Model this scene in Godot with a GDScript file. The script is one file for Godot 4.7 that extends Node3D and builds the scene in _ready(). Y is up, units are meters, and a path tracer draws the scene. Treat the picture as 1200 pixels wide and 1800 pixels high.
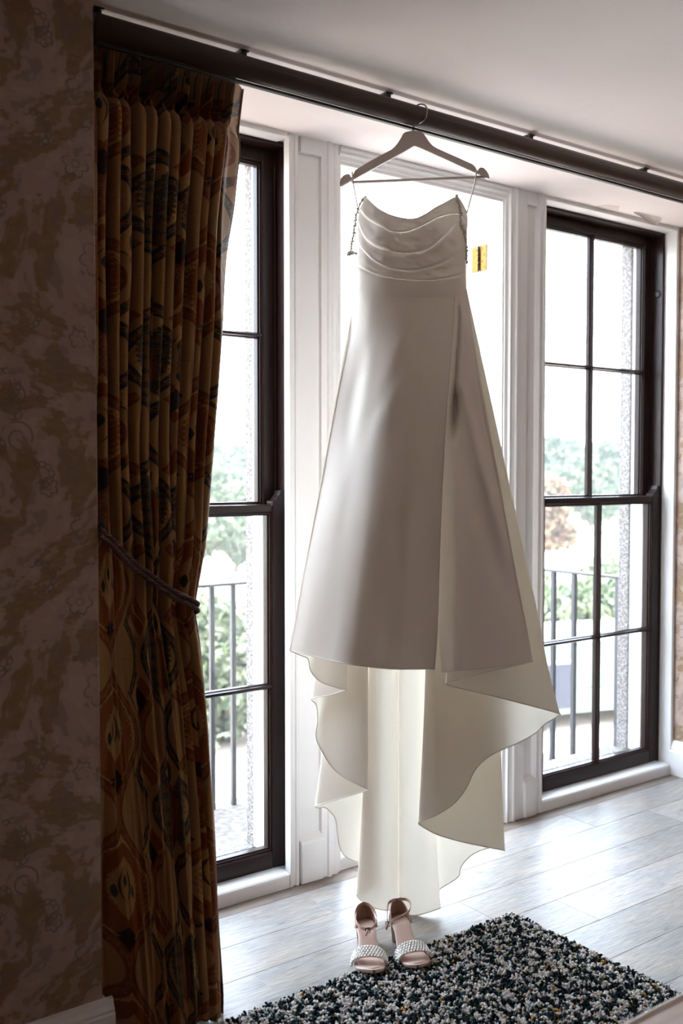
extends Node3D
# ---------------------------------------------------------------- names and tags
var used := {}
var M := {}
const EYE := Vector3(0, 1.36, 0)
const FOCAL := 1750.0
const YAW := -0.639477
const PITCH := -0.0394081
var vfwd: Vector3
var vright: Vector3
var vup: Vector3
var flat_fwd: Vector3

func numbered(called: String) -> String:
	if not used.has(called):
		used[called] = 0
		return called
	used[called] += 1
	return "%s_%03d" % [called, used[called]]

func thing(called: String, label: String, category: String, at0 := Vector3.ZERO, turn := 0.0, group := "") -> Node3D:
	var o := Node3D.new()
	o.name = numbered(called)
	o.position = at0
	o.rotation.y = turn
	tag(o, label, category, group)
	add_child(o, true)
	return o

func tag(o: Node, label: String, category: String, group := "") -> void:
	o.set_meta("label", label)
	o.set_meta("category", category)
	if group:
		o.set_meta("group", group)

func obj(called: String, st: SurfaceTool, m: Material, parent: Node = null, smooth := true) -> MeshInstance3D:
	var o := MeshInstance3D.new()
	st.generate_normals()
	o.mesh = st.commit()
	o.material_override = m
	if parent == null:
		o.name = numbered(called)
		add_child(o, true)
	else:
		o.name = called
		parent.add_child(o, true)
	return o

func struct_root(called: String, label: String) -> Node3D:
	var o := Node3D.new()
	o.name = numbered(called)
	o.set_meta("kind", "structure")
	o.set_meta("label", label)
	add_child(o, true)
	return o

func struct(called: String, st: SurfaceTool, m: Material, label: String) -> MeshInstance3D:
	var o := obj(called, st, m)
	o.set_meta("kind", "structure")
	o.set_meta("label", label)
	return o

# ---------------------------------------------------------------- measuring: a pixel of the photograph to a place
func ray(x: float, y: float) -> Vector3:
	return vfwd + vright * ((x - 600.0) / FOCAL) - vup * ((y - 900.0) / FOCAL)

func at_depth(x: float, y: float, d: float) -> Vector3:
	var r := ray(x, y)
	return EYE + r * (d / r.dot(flat_fwd))

func at_level(x: float, y: float, h: float) -> Vector3:
	var r := ray(x, y)
	return EYE + r * ((h - EYE.y) / r.y)

func at_wall(x: float, y: float, z: float) -> Vector3:
	var r := ray(x, y)
	return EYE + r * (z / r.z)

# ---------------------------------------------------------------- shapes
func mb(flat := true) -> SurfaceTool:
	var st := SurfaceTool.new()
	st.begin(Mesh.PRIMITIVE_TRIANGLES)
	st.set_smooth_group(-1 if flat else 0)
	return st

func tri(st: SurfaceTool, a: Vector3, b: Vector3, c: Vector3) -> void:
	st.add_vertex(a); st.add_vertex(b); st.add_vertex(c)

func quad(st: SurfaceTool, a: Vector3, b: Vector3, c: Vector3, d: Vector3) -> void:
	tri(st, a, b, c); tri(st, a, c, d)

# box with chamfered edges: from corner lo to corner hi
func box(st: SurfaceTool, lo: Vector3, hi: Vector3, bev := 0.0) -> void:
	var c := (lo + hi) * 0.5
	var h := (hi - lo).abs() * 0.5
	bev = minf(bev, minf(h.x, minf(h.y, h.z)) * 0.9)
	var ax := [Vector3(1, 0, 0), Vector3(0, 1, 0), Vector3(0, 0, 1)]
	var hs := [h.x, h.y, h.z]
	for i in 3:
		var j := (i + 1) % 3
		var k := (i + 2) % 3
		for s in [1.0, -1.0]:
			var n: Vector3 = ax[i] * (s * hs[i])
			var u: Vector3 = ax[j] * (hs[j] - bev)
			var v: Vector3 = ax[k] * (hs[k] - bev)
			if s > 0:
				quad(st, c + n - u - v, c + n - u + v, c + n + u + v, c + n + u - v)
			else:
				quad(st, c + n - u - v, c + n + u - v, c + n + u + v, c + n - u + v)
	if bev <= 0.0:
		return
	for i in 3:
		var j := (i + 1) % 3
		var k := (i + 2) % 3
		for sj in [1.0, -1.0]:
			for sk in [1.0, -1.0]:
				var e: Vector3 = ax[i] * (hs[i] - bev)
				var a: Vector3 = ax[j] * (sj * hs[j]) + ax[k] * (sk * (hs[k] - bev))
				var b: Vector3 = ax[j] * (sj * (hs[j] - bev)) + ax[k] * (sk * hs[k])
				if sj * sk > 0:
					quad(st, c + a - e, c + b - e, c + b + e, c + a + e)
				else:
					quad(st, c + a - e, c + a + e, c + b + e, c + b - e)
	for sx in [1.0, -1.0]:
		for sy in [1.0, -1.0]:
			for sz in [1.0, -1.0]:
				var p := c + Vector3(sx * h.x, sy * (h.y - bev), sz * (h.z - bev))
				var q := c + Vector3(sx * (h.x - bev), sy * h.y, sz * (h.z - bev))
				var r := c + Vector3(sx * (h.x - bev), sy * (h.y - bev), sz * h.z)
				if sx * sy * sz > 0:
					tri(st, p, r, q)
				else:
					tri(st, p, q, r)

# a closed outline in the plane (ax, ay) at origin o, drawn out along the vector w
func prism(st: SurfaceTool, prof: PackedVector2Array, o: Vector3, ax: Vector3, ay: Vector3, w: Vector3) -> void:
	if Geometry2D.is_polygon_clockwise(prof):
		prof.reverse()
	var flip := ax.cross(ay).dot(w) < 0.0
	var n := prof.size()
	for i in n:
		var a := o + ax * prof[i].x + ay * prof[i].y
		var b := o + ax * prof[(i + 1) % n].x + ay * prof[(i + 1) % n].y
		if flip:
			quad(st, a, b, b + w, a + w)
		else:
			quad(st, a, a + w, b + w, b)
	var t := Geometry2D.triangulate_polygon(prof)
	for i in range(0, t.size(), 3):
		var p := []
		for k in 3:
			p.append(o + ax * prof[t[i + k]].x + ay * prof[t[i + k]].y)
		if (p[1] - p[0]).cross(p[2] - p[0]).dot(w) < 0.0:
			p = [p[0], p[2], p[1]]
		tri(st, p[0], p[1], p[2])
		tri(st, p[0] + w, p[2] + w, p[1] + w)

func tube(st: SurfaceTool, pts: Array, r, sides := 8, closed := false) -> void:
	var n := pts.size()
	var rings := []
	var side := Vector3.ZERO
	for i in n:
		var a: Vector3 = pts[(i - 1 + n) % n] if closed or i > 0 else pts[i]
		var b: Vector3 = pts[(i + 1) % n] if closed or i < n - 1 else pts[i]
		var t := (b - a).normalized()
		if side == Vector3.ZERO:
			side = t.cross(Vector3.UP if absf(t.y) < 0.9 else Vector3.RIGHT).normalized()
		side = (side - t * side.dot(t)).normalized()
		var up := side.cross(t)
		var rad: float = r[i] if r is Array else r
		var ring := []
		for k in sides:
			var f := TAU * k / sides
			ring.append(pts[i] + (side * cos(f) + up * sin(f)) * rad)
		rings.append(ring)
	for i in (n if closed else n - 1):
		for k in sides:
			var k2 := (k + 1) % sides
			var q: Array = rings[(i + 1) % n]
			quad(st, rings[i][k], rings[i][k2], q[k2], q[k])
	if not closed:
		for k in range(1, sides - 1):
			tri(st, rings[0][0], rings[0][k + 1], rings[0][k])
			tri(st, rings[n - 1][0], rings[n - 1][k], rings[n - 1][k + 1])

func ball(st: SurfaceTool, c: Vector3, r: float, u := 7, v := 4) -> void:
	for j in v:
		for i in u:
			var p := []
			for q in [[i, j], [i + 1, j], [i + 1, j + 1], [i, j + 1]]:
				var f: float = TAU * q[0] / u
				var g: float = PI * q[1] / v
				p.append(c + Vector3(sin(g) * cos(f), cos(g), sin(g) * sin(f)) * r)
			if j > 0:
				tri(st, p[0], p[1], p[2])
			if j < v - 1:
				tri(st, p[0], p[2], p[3])

func lathe(st: SurfaceTool, prof: Array, o: Vector3, axis: Vector3, sides := 16) -> void:
	var s := axis.cross(Vector3.UP if absf(axis.y) < 0.9 else Vector3.RIGHT).normalized()
	var t := s.cross(axis)
	for i in prof.size() - 1:
		for k in sides:
			var p := []
			for q in [[i, k], [i, k + 1], [i + 1, k + 1], [i + 1, k]]:
				var f: float = TAU * q[1] / sides
				p.append(o + axis * prof[q[0]].y + (s * cos(f) + t * sin(f)) * prof[q[0]].x)
			quad(st, p[0], p[1], p[2], p[3])

# a sheet through a grid of points g[row][column], with UVs if given
func sheet(st: SurfaceTool, g: Array, uv := []) -> void:
	for j in g.size() - 1:
		for i in g[j].size() - 1:
			for q in [[j, i], [j, i + 1], [j + 1, i + 1], [j, i], [j + 1, i + 1], [j + 1, i]]:
				if uv.size():
					st.set_uv(uv[q[0]][q[1]])
				st.add_vertex(g[q[0]][q[1]])

func cat(a, b, c, d, t: float):
	return 0.5 * (2.0 * b + (c - a) * t + (2.0 * a - 5.0 * b + 4.0 * c - d) * t * t + (3.0 * b - a - 3.0 * c + d) * t * t * t)

func along(p: Array, t: float):
	var n := p.size()
	var f := clampf(t, 0.0, 1.0) * (n - 1)
	var i := mini(int(f), n - 2)
	return cat(p[maxi(i - 1, 0)], p[i], p[i + 1], p[mini(i + 2, n - 1)], f - i)

func smooth_path(p: Array, n: int) -> Array:
	var r := []
	for i in n + 1:
		r.append(along(p, float(i) / n))
	return r

func loft(rows: Array, nu: int, nv: int) -> Array:
	var cols := []
	for i in nu + 1:
		var c := []
		for r in rows:
			c.append(along(r, float(i) / nu))
		cols.append(c)
	var g := []
	for j in nv + 1:
		var r := []
		for i in nu + 1:
			r.append(along(cols[i], float(j) / nv))
		g.append(r)
	return g

func bump(x: float, w: float) -> float:
	return exp(-x * x / (w * w))

# ---------------------------------------------------------------- materials
func mat(c: Color, rough := 0.6, metal := 0.0, spec := 0.5) -> StandardMaterial3D:
	var m := StandardMaterial3D.new()
	m.albedo_color = c.linear_to_srgb()
	m.roughness = rough
	m.metallic = metal
	m.metallic_specular = spec
	return m

func noise_tex(freq: float, seed0: int, size := 512, oct := 4, normal := 0.0, ramp = null) -> NoiseTexture2D:
	var n := FastNoiseLite.new()
	n.noise_type = FastNoiseLite.TYPE_SIMPLEX
	n.seed = seed0
	n.frequency = freq
	n.fractal_octaves = oct
	var t := NoiseTexture2D.new()
	t.width = size
	t.height = size
	t.seamless = true
	t.noise = n
	if normal > 0.0:
		t.as_normal_map = true
		t.bump_strength = normal
	if ramp:
		t.color_ramp = ramp
	return t

func ramp(stops: Array) -> Gradient:
	var g := Gradient.new()
	var o := PackedFloat32Array()
	var c := PackedColorArray()
	for s in stops:
		o.append(s[0])
		c.append((s[1] as Color).linear_to_srgb())
	g.offsets = o
	g.colors = c
	return g

func tri_planar(m: StandardMaterial3D, scale: float) -> StandardMaterial3D:
	m.uv1_triplanar = true
	m.uv1_world_triplanar = true
	m.uv1_scale = Vector3.ONE * scale
	return m

func noiser(freq: float, seed0: int, oct := 3) -> FastNoiseLite:
	var n := FastNoiseLite.new()
	n.noise_type = FastNoiseLite.TYPE_SIMPLEX
	n.seed = seed0
	n.frequency = freq
	n.fractal_octaves = oct
	return n

# noise that repeats on a tile of w by h
func tiled(n: FastNoiseLite, x: float, y: float, w: float, h: float) -> float:
	var a := TAU * x / w
	var b := TAU * y / h
	return n.get_noise_3d(cos(a) * w / TAU + 300.0 + 0.37 * sin(b) * h / TAU, sin(a) * w / TAU + cos(b) * h / TAU * 0.53, sin(b) * h / TAU + cos(b) * h / TAU * 0.71)

func pictured(im: Image, mip := true) -> ImageTexture:
	return ImageTexture.create_from_image(im)

func put_color(b: PackedByteArray, k: int, c: Color) -> void:
	pass

func to_image(w: int, h: int, fn: Callable) -> Image:
	var b := PackedByteArray()
	b.resize(w * h * 3)
	var k := 0
	for y in h:
		for x in w:
			var c: Color = fn.call(x, y)
			b[k] = int(clampf(c.r, 0, 1) * 255.0)
			b[k + 1] = int(clampf(c.g, 0, 1) * 255.0)
			b[k + 2] = int(clampf(c.b, 0, 1) * 255.0)
			k += 3
	return Image.create_from_data(w, h, false, Image.FORMAT_RGB8, b)

func wallpaper_image() -> Image:
	var W := 720
	var n1 := noiser(0.011, 5, 4)
	var n2 := noiser(0.06, 9, 3)
	var n3 := noiser(0.02, 21, 3)
	var base := Color(0.680, 0.590, 0.540)
	var gold := Color(0.545, 0.435, 0.325)
	var dark := Color(0.530, 0.465, 0.435)
	var pale := Color(0.715, 0.635, 0.590)
	var rng := RandomNumberGenerator.new()
	rng.seed = 77
	var scrolls := []
	for i in 70:
		scrolls.append([rng.randf() * W, rng.randf() * W, rng.randf_range(14.0, 38.0), rng.randf() * TAU, rng.randi_range(0, 2)])
	var line := PackedFloat32Array()
	line.resize(W * W)
	for s in scrolls:
		var r: float = s[2]
		for dy in range(-int(r), int(r) + 1):
			for dx in range(-int(r), int(r) + 1):
				var d := sqrt(dx * dx + dy * dy)
				if d > r:
					continue
				var a: float = atan2(dy, dx) + s[3]
				var v := 0.0
				if s[4] == 0:      # a leafy curl
					var ring := fposmod(d / r * 2.2 + a / TAU, 1.0)
					v = bump((ring - 0.5) * r * 0.45, 1.5) * (1.0 if d < r * 0.92 else 0.0)
				elif s[4] == 1:    # a flower of petals
					var e := r * (0.62 + 0.3 * absf(cos(a * 3.0)))
					v = bump(d - e, 1.6) + 0.6 * bump(d - r * 0.25, 1.5) + (0.4 * bump(sin(a * 6.0) * d * 0.3, 0.8) if d < e and d > r * 0.3 else 0.0)
				else:              # beads along an arc
					var k := fposmod(a * r * 0.6 / 9.0, 1.0) - 0.5
					if absf(a - s[3]) < 2.2:
						v = bump(Vector2(k * 9.0, d - r * 0.75).length() - 4.5, 1.3)
				var q := posmod(int(s[1]) + dy, W) * W + posmod(int(s[0]) + dx, W)
				line[q] = maxf(line[q], minf(v, 1.0))
	return to_image(W, W, func(x: int, y: int):
		var f := tiled(n1, x, y, W, W)
		var g := tiled(n2, x * 0.7, y * 1.2, W * 0.7, W * 1.2)
		var c := base
		var e := f * 1.2 + g * 0.22
		c = c.lerp(gold, smoothstep(-0.02, 0.16, e) * (0.80 + 0.35 * g))
		var h := tiled(n3, x + 40, y, W, W)
		c = c.lerp(pale, smoothstep(0.22, 0.34, h) * 0.6)
		c = c.lerp(dark, smoothstep(0.25, 0.4, -h + g * 0.15) * 0.55)
		c = c.lerp(dark * 0.9, line[y * W + x] * 0.95 * smoothstep(-0.35, 0.15, h + g * 0.3))
		return c)

# distance-like measure of an upright leaf standing at (0,0): below 0 is inside
func leaf(x: float, y: float, w: float, h: float) -> float:
	var t := y / h
	if absf(t) >= 1.0:
		return 1.0
	return absf(x) / (w * (1.0 - t * t)) - 1.0

func curtain_image() -> Image:
	# one tile: two columns of ogees, half a drop apart; 0.48 m wide and 0.37 m high
	var W := 960
	var H := 740
	var n1 := noiser(0.05, 3, 3)
	var n2 := noiser(0.16, 8, 2)
	var tan0 := Color(0.665, 0.500, 0.315)
	var rust := Color(0.470, 0.250, 0.115)
	var orange := Color(0.500, 0.270, 0.090)
	var teal := Color(0.225, 0.215, 0.195)
	var olive := Color(0.400, 0.330, 0.185)
	return to_image(W, H, func(x: int, y: int):
		var g := n2.get_noise_2d(x, y)
		var g1 := n1.get_noise_2d(x, y)
		var u := x / 480.0
		var col := int(u)
		var second := col == 1
		var s := (u - col - 0.5) * 480.0                     # from the column's axis
		var t := fposmod(float(y) + (H * 0.5 if second else 0.0), H) - H * 0.5
		var edge := 240.0 * (0.5 + 0.40 * cos(TAU * t / H))   # half width of this ogee at this height
		if absf(s) > edge + 28.0:                             # beyond it lies the neighbour
			s = 240.0 * 2.0 * (0.5 if s > 0 else -0.5) - s
			second = not second
			t = fposmod(t + H, H) - H * 0.5 if absf(t) < H * 0.5 else t
			t = t - H * 0.5 if t > 0 else t + H * 0.5
			edge = 240.0 * (0.5 + 0.40 * cos(TAU * t / H))
		var c := tan0 * (1.0 + 0.10 * g1)
		var slope := 240.0 * 0.40 * TAU / H * sin(TAU * t / H)
		var d := (edge - absf(s)) / sqrt(1.0 + slope * slope)
		# the chained band round the ogee
		if d < 44.0 and d > 6.0:
			c = (teal if second else rust) * (1.0 + 0.25 * g)
			var k := fposmod(float(y) + 8.0, 46.0) - 23.0
			var dd := d - 25.0
			var ringed := absf(sqrt(k * k + dd * dd) - 8.0)
			if ringed < 3.0 or (absf(dd) < 2.0 and absf(k) > 9.0) or (absf(absf(k) - 18.0) < 2.0 and absf(dd) < 8.0):
				c = Color(0.52, 0.37, 0.22)
		elif d >= 44.0:
			var rag := g * 0.16 + 0.10 * sin(y * 0.22) * sin(x * 0.19)
			if second:
				# two dark flowered leaves and a tulip between them
				var lx := absf(s) - 78.0 + t * 0.10
				var l := leaf(lx, t + 10.0, 72.0, 215.0) + rag
				if l < 0.0:
					c = teal * (1.0 + 0.3 * g)
					var fx := fposmod(lx + 29.0, 58.0) - 29.0
					var fy := fposmod(t, 66.0) - 33.0
					var fd := sqrt(fx * fx + fy * fy) + 5.0 * cos(5.0 * atan2(fy, fx))
					if l < -0.25 and fd < 24.0:
						c = olive if fd > 7.0 else orange
					elif g > 0.45:
						c = tan0 * 0.8
				var q := leaf(s, t - 40.0, 46.0, 170.0)
				if q < 0.0:
					c = rust * (1.05 + 0.2 * g)
					if leaf(s, t - 20.0, 15.0, 100.0) < 0.0:
						c = tan0 * 0.85
					if leaf(s, t - 30.0, 6.0, 70.0) < 0.0:
						c = olive
				if leaf(s, t + 170.0, 20.0, 60.0) < 0.0:
					c = teal
			else:
				# a broken rust leaf, pale inside with a tulip
				var o := leaf(s, t, 138.0, 240.0) + rag
				var i := leaf(s - 4.0, t + 24.0, 62.0, 150.0) + rag * 0.7
				if o < 0.0 and i > 0.0:
					c = rust.lerp(orange, clampf(0.5 + g1 * 1.5, 0.0, 1.0)) * (1.0 + 0.25 * g)
					if n2.get_noise_2d(x * 2.2 + 500, y * 2.2) > 0.42:
						c = Color(0.56, 0.38, 0.17)
				elif i <= 0.0:
					c = tan0 * (0.95 + 0.1 * g)
					var b := leaf(s, t + 40.0, 26.0, 90.0)
					if absf(b) < 0.16:
						c = olive * 0.7
					if leaf(s, t + 60.0, 10.0, 32.0) < 0.0:
						c = teal
					if leaf(absf(s) - 40.0, t + 5.0, 9.0, 34.0) + rag < 0.0:
						c = teal
				if leaf(s, t - 225.0, 40.0, 70.0) + rag * 2.0 < 0.0:
					c = Color(0.18, 0.10, 0.06)
		else:
			c = tan0 * 0.9
		return c)

func plank_image() -> Image:
	var W := 1024
	var H := 512
	var n1 := noiser(1.0, 4, 4)
	var n2 := noiser(1.0, 14, 2)
	var n3 := noiser(1.0, 31, 3)
	var rng := RandomNumberGenerator.new()
	rng.seed = 5
	var knots := []
	for i in 13:
		knots.append(Vector3(rng.randf() * W, rng.randf() * H, rng.randf_range(5.0, 13.0)))
	return to_image(W, H, func(x: int, y: int):
		var yy := float(y)
		var k := 0.0
		for q in knots:
			var dx: float = (x - q.x) * 0.42
			var dy: float = y - q.y
			var d := sqrt(dx * dx + dy * dy)
			yy += 10.0 * signf(dy) * exp(-d / (q.z * 2.0)) 
			if d < q.z * 2.5:
				k = maxf(k, bump(d, q.z * 0.7) * 0.7 + 0.25 * bump(sin(d * 0.9), 0.35) * (1.0 - d / (q.z * 2.5)))
		var a := n1.get_noise_2d(x * 0.0035, yy * 0.060)
		var b := n2.get_noise_2d(x * 0.009, yy * 0.36)
		var c := n3.get_noise_2d(x * 0.0025 + 50, yy * 0.010)
		var v := 0.715 + 0.06 * a + 0.035 * b + 0.06 * c
		v -= 0.13 * smoothstep(0.30, 0.62, -b + a * 0.4) 
		v -= k * 0.16
		return Color(v * 1.0, v * 0.975, v * 0.955).lerp(Color(v * 0.98, v * 0.90, v * 0.82), clampf(0.3 + c, 0.0, 1.0) * 0.6))

func make_materials() -> void:
	M.white = mat(Color(0.80, 0.785, 0.775), 0.32)
	M.plaster = tri_planar(mat(Color(0.84, 0.77, 0.745), 0.85, 0.0, 0.3), 1.7)
	M.plaster.normal_enabled = true
	M.plaster.normal_texture = noise_tex(0.012, 3, 512, 4, 2.0)
	M.plaster.normal_scale = 0.35
	M.mahogany = mat(Color(0.020, 0.0085, 0.0075), 0.30, 0.0, 0.32)
	M.glass = mat(Color(1, 1, 1, 0.04), 0.02)
	M.glass.albedo_color = Color(1, 1, 1, 0.04)
	M.glass.transparency = BaseMaterial3D.TRANSPARENCY_ALPHA
	M.pole = mat(Color(0.060, 0.036, 0.026), 0.38)
	M.bracket = mat(Color(0.02, 0.016, 0.014), 0.5)
	var wp := pictured(wallpaper_image())
	M.wallpaper = tri_planar(mat(Color.WHITE, 0.55, 0.0, 0.4), 1.0)
	M.wallpaper.albedo_texture = wp
	M.terracotta = mat(Color(0.78, 0.48, 0.31), 0.8)
	M.satin = mat(Color(0.87, 0.800, 0.740), 0.52, 0.0, 0.35)
	M.satin.backlight_enabled = true
	M.satin.backlight = Color(0.66, 0.642, 0.595)
	M.satin.rim_enabled = true
	M.satin.rim = 0.12
	M.satin.normal_enabled = true
	M.satin.uv1_triplanar = true
	M.satin.uv1_world_triplanar = true
	M.satin.uv1_scale = Vector3.ONE * 3.0
	M.satin.normal_texture = noise_tex(0.009, 12, 512, 3, 3.0)
	M.satin.normal_scale = 0.22
	# the lined front: less light comes through two layers
	M.satin_lined = M.satin.duplicate()
	M.satin_lined.backlight = Color(0.30, 0.285, 0.25)
	M.hem = mat(Color(0.80, 0.76, 0.69), 0.5)
	M.pearl = mat(Color(0.80, 0.71, 0.63), 0.18, 0.0, 0.7)
	M.pearl.clearcoat_enabled = true
	M.pearl.clearcoat = 0.6
	M.white_pearl = M.pearl.duplicate()
	M.white_pearl.albedo_color = Color(0.90, 0.86, 0.81).linear_to_srgb()
	M.hanger = mat(Color(0.63, 0.555, 0.515), 0.42)
	M.chrome = mat(Color(0.33, 0.32, 0.31), 0.22, 1.0)
	M.brass = mat(Color(0.115, 0.060, 0.016), 0.45, 1.0)
	M.brass.roughness_texture = noise_tex(0.03, 8, 256, 3)
	M.screw = mat(Color(0.16, 0.09, 0.03), 0.4, 1.0)
	M.curtain = mat(Color.WHITE, 0.62, 0.0, 0.3)
	M.curtain.albedo_texture = pictured(curtain_image())
	M.curtain.rim_enabled = true
	M.curtain.rim = 0.3
	M.curtain.backlight_enabled = true
	M.curtain.backlight = Color(0.06, 0.045, 0.03)
	M.rope = mat(Color(0.115, 0.055, 0.042), 0.7)
	M.leather = mat(Color(0.56, 0.375, 0.30), 0.42)
	M.insole = mat(Color(0.66, 0.46, 0.385), 0.38)
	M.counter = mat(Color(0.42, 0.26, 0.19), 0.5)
	M.sole = mat(Color(0.70, 0.53, 0.46), 0.45)
	var pl := pictured(plank_image())
	for i in 4:
		var m := mat([Color(0.68, 0.67, 0.67), Color(0.61, 0.60, 0.595), Color(0.72, 0.715, 0.72), Color(0.65, 0.635, 0.625)][i], 0.37, 0.0, 0.44)
		m.albedo_texture = pl
		m.uv1_scale = Vector3(1, 1, 1)
		M["plank%d" % i] = m
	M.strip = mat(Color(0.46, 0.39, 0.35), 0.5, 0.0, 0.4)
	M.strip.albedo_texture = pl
	M.under = mat(Color(0.10, 0.085, 0.075), 0.9)
	M.stone = tri_planar(mat(Color.WHITE, 0.9, 0.0, 0.2), 2.6)
	M.stone.albedo_texture = noise_tex(0.035, 41, 512, 5, 0.0, ramp([[0.0, Color(0.12, 0.105, 0.10)], [0.42, Color(0.20, 0.182, 0.175)], [0.6, Color(0.275, 0.255, 0.245)], [1.0, Color(0.33, 0.31, 0.30)]]))
	M.stone.normal_enabled = true
	M.stone.normal_texture = noise_tex(0.06, 44, 512, 4, 6.0)
	M.slab = tri_planar(mat(Color.WHITE, 0.95, 0.0, 0.2), 1.3)
	M.slab.albedo_texture = noise_tex(0.03, 61, 512, 5, 0.0, ramp([[0.0, Color(0.11, 0.095, 0.085)], [0.5, Color(0.18, 0.158, 0.145)], [1.0, Color(0.25, 0.22, 0.20)]]))
	M.iron = mat(Color(0.055, 0.055, 0.062), 0.5)
	M.field = tri_planar(mat(Color.WHITE, 1.0, 0.0, 0.1), 0.12)
	M.field.albedo_texture = noise_tex(0.02, 71, 512, 5, 0.0, ramp([[0.0, Color(0.40, 0.36, 0.24)], [0.5, Color(0.56, 0.51, 0.38)], [1.0, Color(0.62, 0.57, 0.44)]]))
	M.gravel = tri_planar(mat(Color.WHITE, 1.0, 0.0, 0.1), 0.5)
	M.gravel.albedo_texture = noise_tex(0.06, 81, 512, 5, 0.0, ramp([[0.0, Color(0.34, 0.24, 0.19)], [0.5, Color(0.52, 0.41, 0.34)], [1.0, Color(0.60, 0.50, 0.43)]]))
	M.leaf = mat(Color.WHITE, 0.6, 0.0, 0.3)
	M.leaf.vertex_color_use_as_albedo = true
	M.leaf.backlight_enabled = true
	M.leaf.backlight = Color(0.35, 0.40, 0.25)
	M.bark = mat(Color(0.13, 0.095, 0.07), 0.9)
	M.van = mat(Color(0.15, 0.22, 0.17), 0.45)
	M.van_roof = mat(Color(0.50, 0.53, 0.50), 0.35)
	M.dark_glass = mat(Color(0.03, 0.035, 0.05), 0.5)
	M.tyre = mat(Color(0.03, 0.03, 0.03), 0.8)
	M.pile = mat(Color.WHITE, 0.9, 0.0, 0.15)
	M.pile.vertex_color_use_as_albedo = true
	M.rug_back = mat(Color(0.05, 0.055, 0.06), 0.95)
	M.bench = tri_planar(mat(Color.WHITE, 0.45, 0.0, 0.4), 1.0)
	M.bench.uv1_scale = Vector3(0.7, 3.0, 5.0)
	M.bench.albedo_texture = noise_tex(0.012, 91, 512, 4, 0.0, ramp([[0.0, Color(0.56, 0.39, 0.30)], [0.5, Color(0.68, 0.50, 0.40)], [1.0, Color(0.75, 0.58, 0.48)]]))
	M.bench_edge_light = mat(Color(0.80, 0.72, 0.66), 0.4)  # paler than the wood: paints the light caught by the rounded edge
	M.paint_flake = mat(Color(0.66, 0.60, 0.55), 0.8)
	M.bare = mat(Color(0.60, 0.50, 0.41), 0.95)

# ================================================================ the scene
func _ready() -> void:
	# ---- camera
	var cam := Camera3D.new()
	cam.name = "camera"
	cam.position = EYE
	cam.rotation = Vector3(PITCH, YAW, 0)
	cam.fov = rad_to_deg(2.0 * atan(900.0 / FOCAL))
	cam.near = 0.05
	cam.far = 600.0
	var ca := CameraAttributesPhysical.new()
	ca.frustum_focal_length = 12.0 / (900.0 / FOCAL)
	ca.frustum_near = 0.05
	ca.frustum_far = 600.0
	ca.frustum_focus_distance = 2.95
	ca.exposure_aperture = 2.0
	cam.attributes = ca
	add_child(cam)
	cam.current = true
	vfwd = -cam.basis.z
	vright = cam.basis.x
	vup = cam.basis.y
	flat_fwd = Vector3(vfwd.x, 0, vfwd.z).normalized()
	# ---- sky
	var we := WorldEnvironment.new()
	we.name = "world"
	var env := Environment.new()
	env.background_mode = Environment.BG_SKY
	var sky := Sky.new()
	var sm := ProceduralSkyMaterial.new()
	sm.sky_top_color = Color(0.86, 0.93, 1.0)
	sm.sky_horizon_color = Color(0.94, 0.97, 1.0)
	sm.ground_bottom_color = Color(0.55, 0.54, 0.50)
	sm.ground_horizon_color = Color(0.85, 0.85, 0.84)
	sm.sky_energy_multiplier = 3.0
	sm.ground_energy_multiplier = 1.0
	sky.sky_material = sm
	env.sky = sky
	env.tonemap_mode = Environment.TONE_MAPPER_LINEAR
	env.tonemap_exposure = 1.3
	env.fog_enabled = true      # the faint summer haze over the fields
	env.fog_light_color = Color(0.96, 0.98, 1.0)
	env.fog_density = 0.0009
	env.sdfgi_enabled = true
	env.ssao_enabled = true
	env.ssil_enabled = true
	we.environment = env
	add_child(we)
	# ---- sun: high, from the left and a little behind the house front
	var sun := DirectionalLight3D.new()
	sun.name = "sun"
	sun.light_color = Color(1.0, 0.95, 0.88)
	sun.light_energy = 2.0
	sun.light_angular_distance = 0.6
	sun.shadow_enabled = true
	add_child(sun)
	sun.look_at_from_position(Vector3.ZERO, Vector3(1.0, -1.0, -0.12), Vector3.UP)

	make_materials()
	build_room()
	build_window_wall()
	build_floor()
	build_outside()
	build_pole()
	build_curtain()
	build_hanger()
	build_dress()
	build_sandals()
	build_rug()
	build_bench()

# ---------------------------------------------------------------- room shell
const PX0 := 0.93       # inner face of the left pier
const PX1 := 3.86       # inner face of the right pier
const CEIL := 2.451
const SOFF := 2.443

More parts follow.
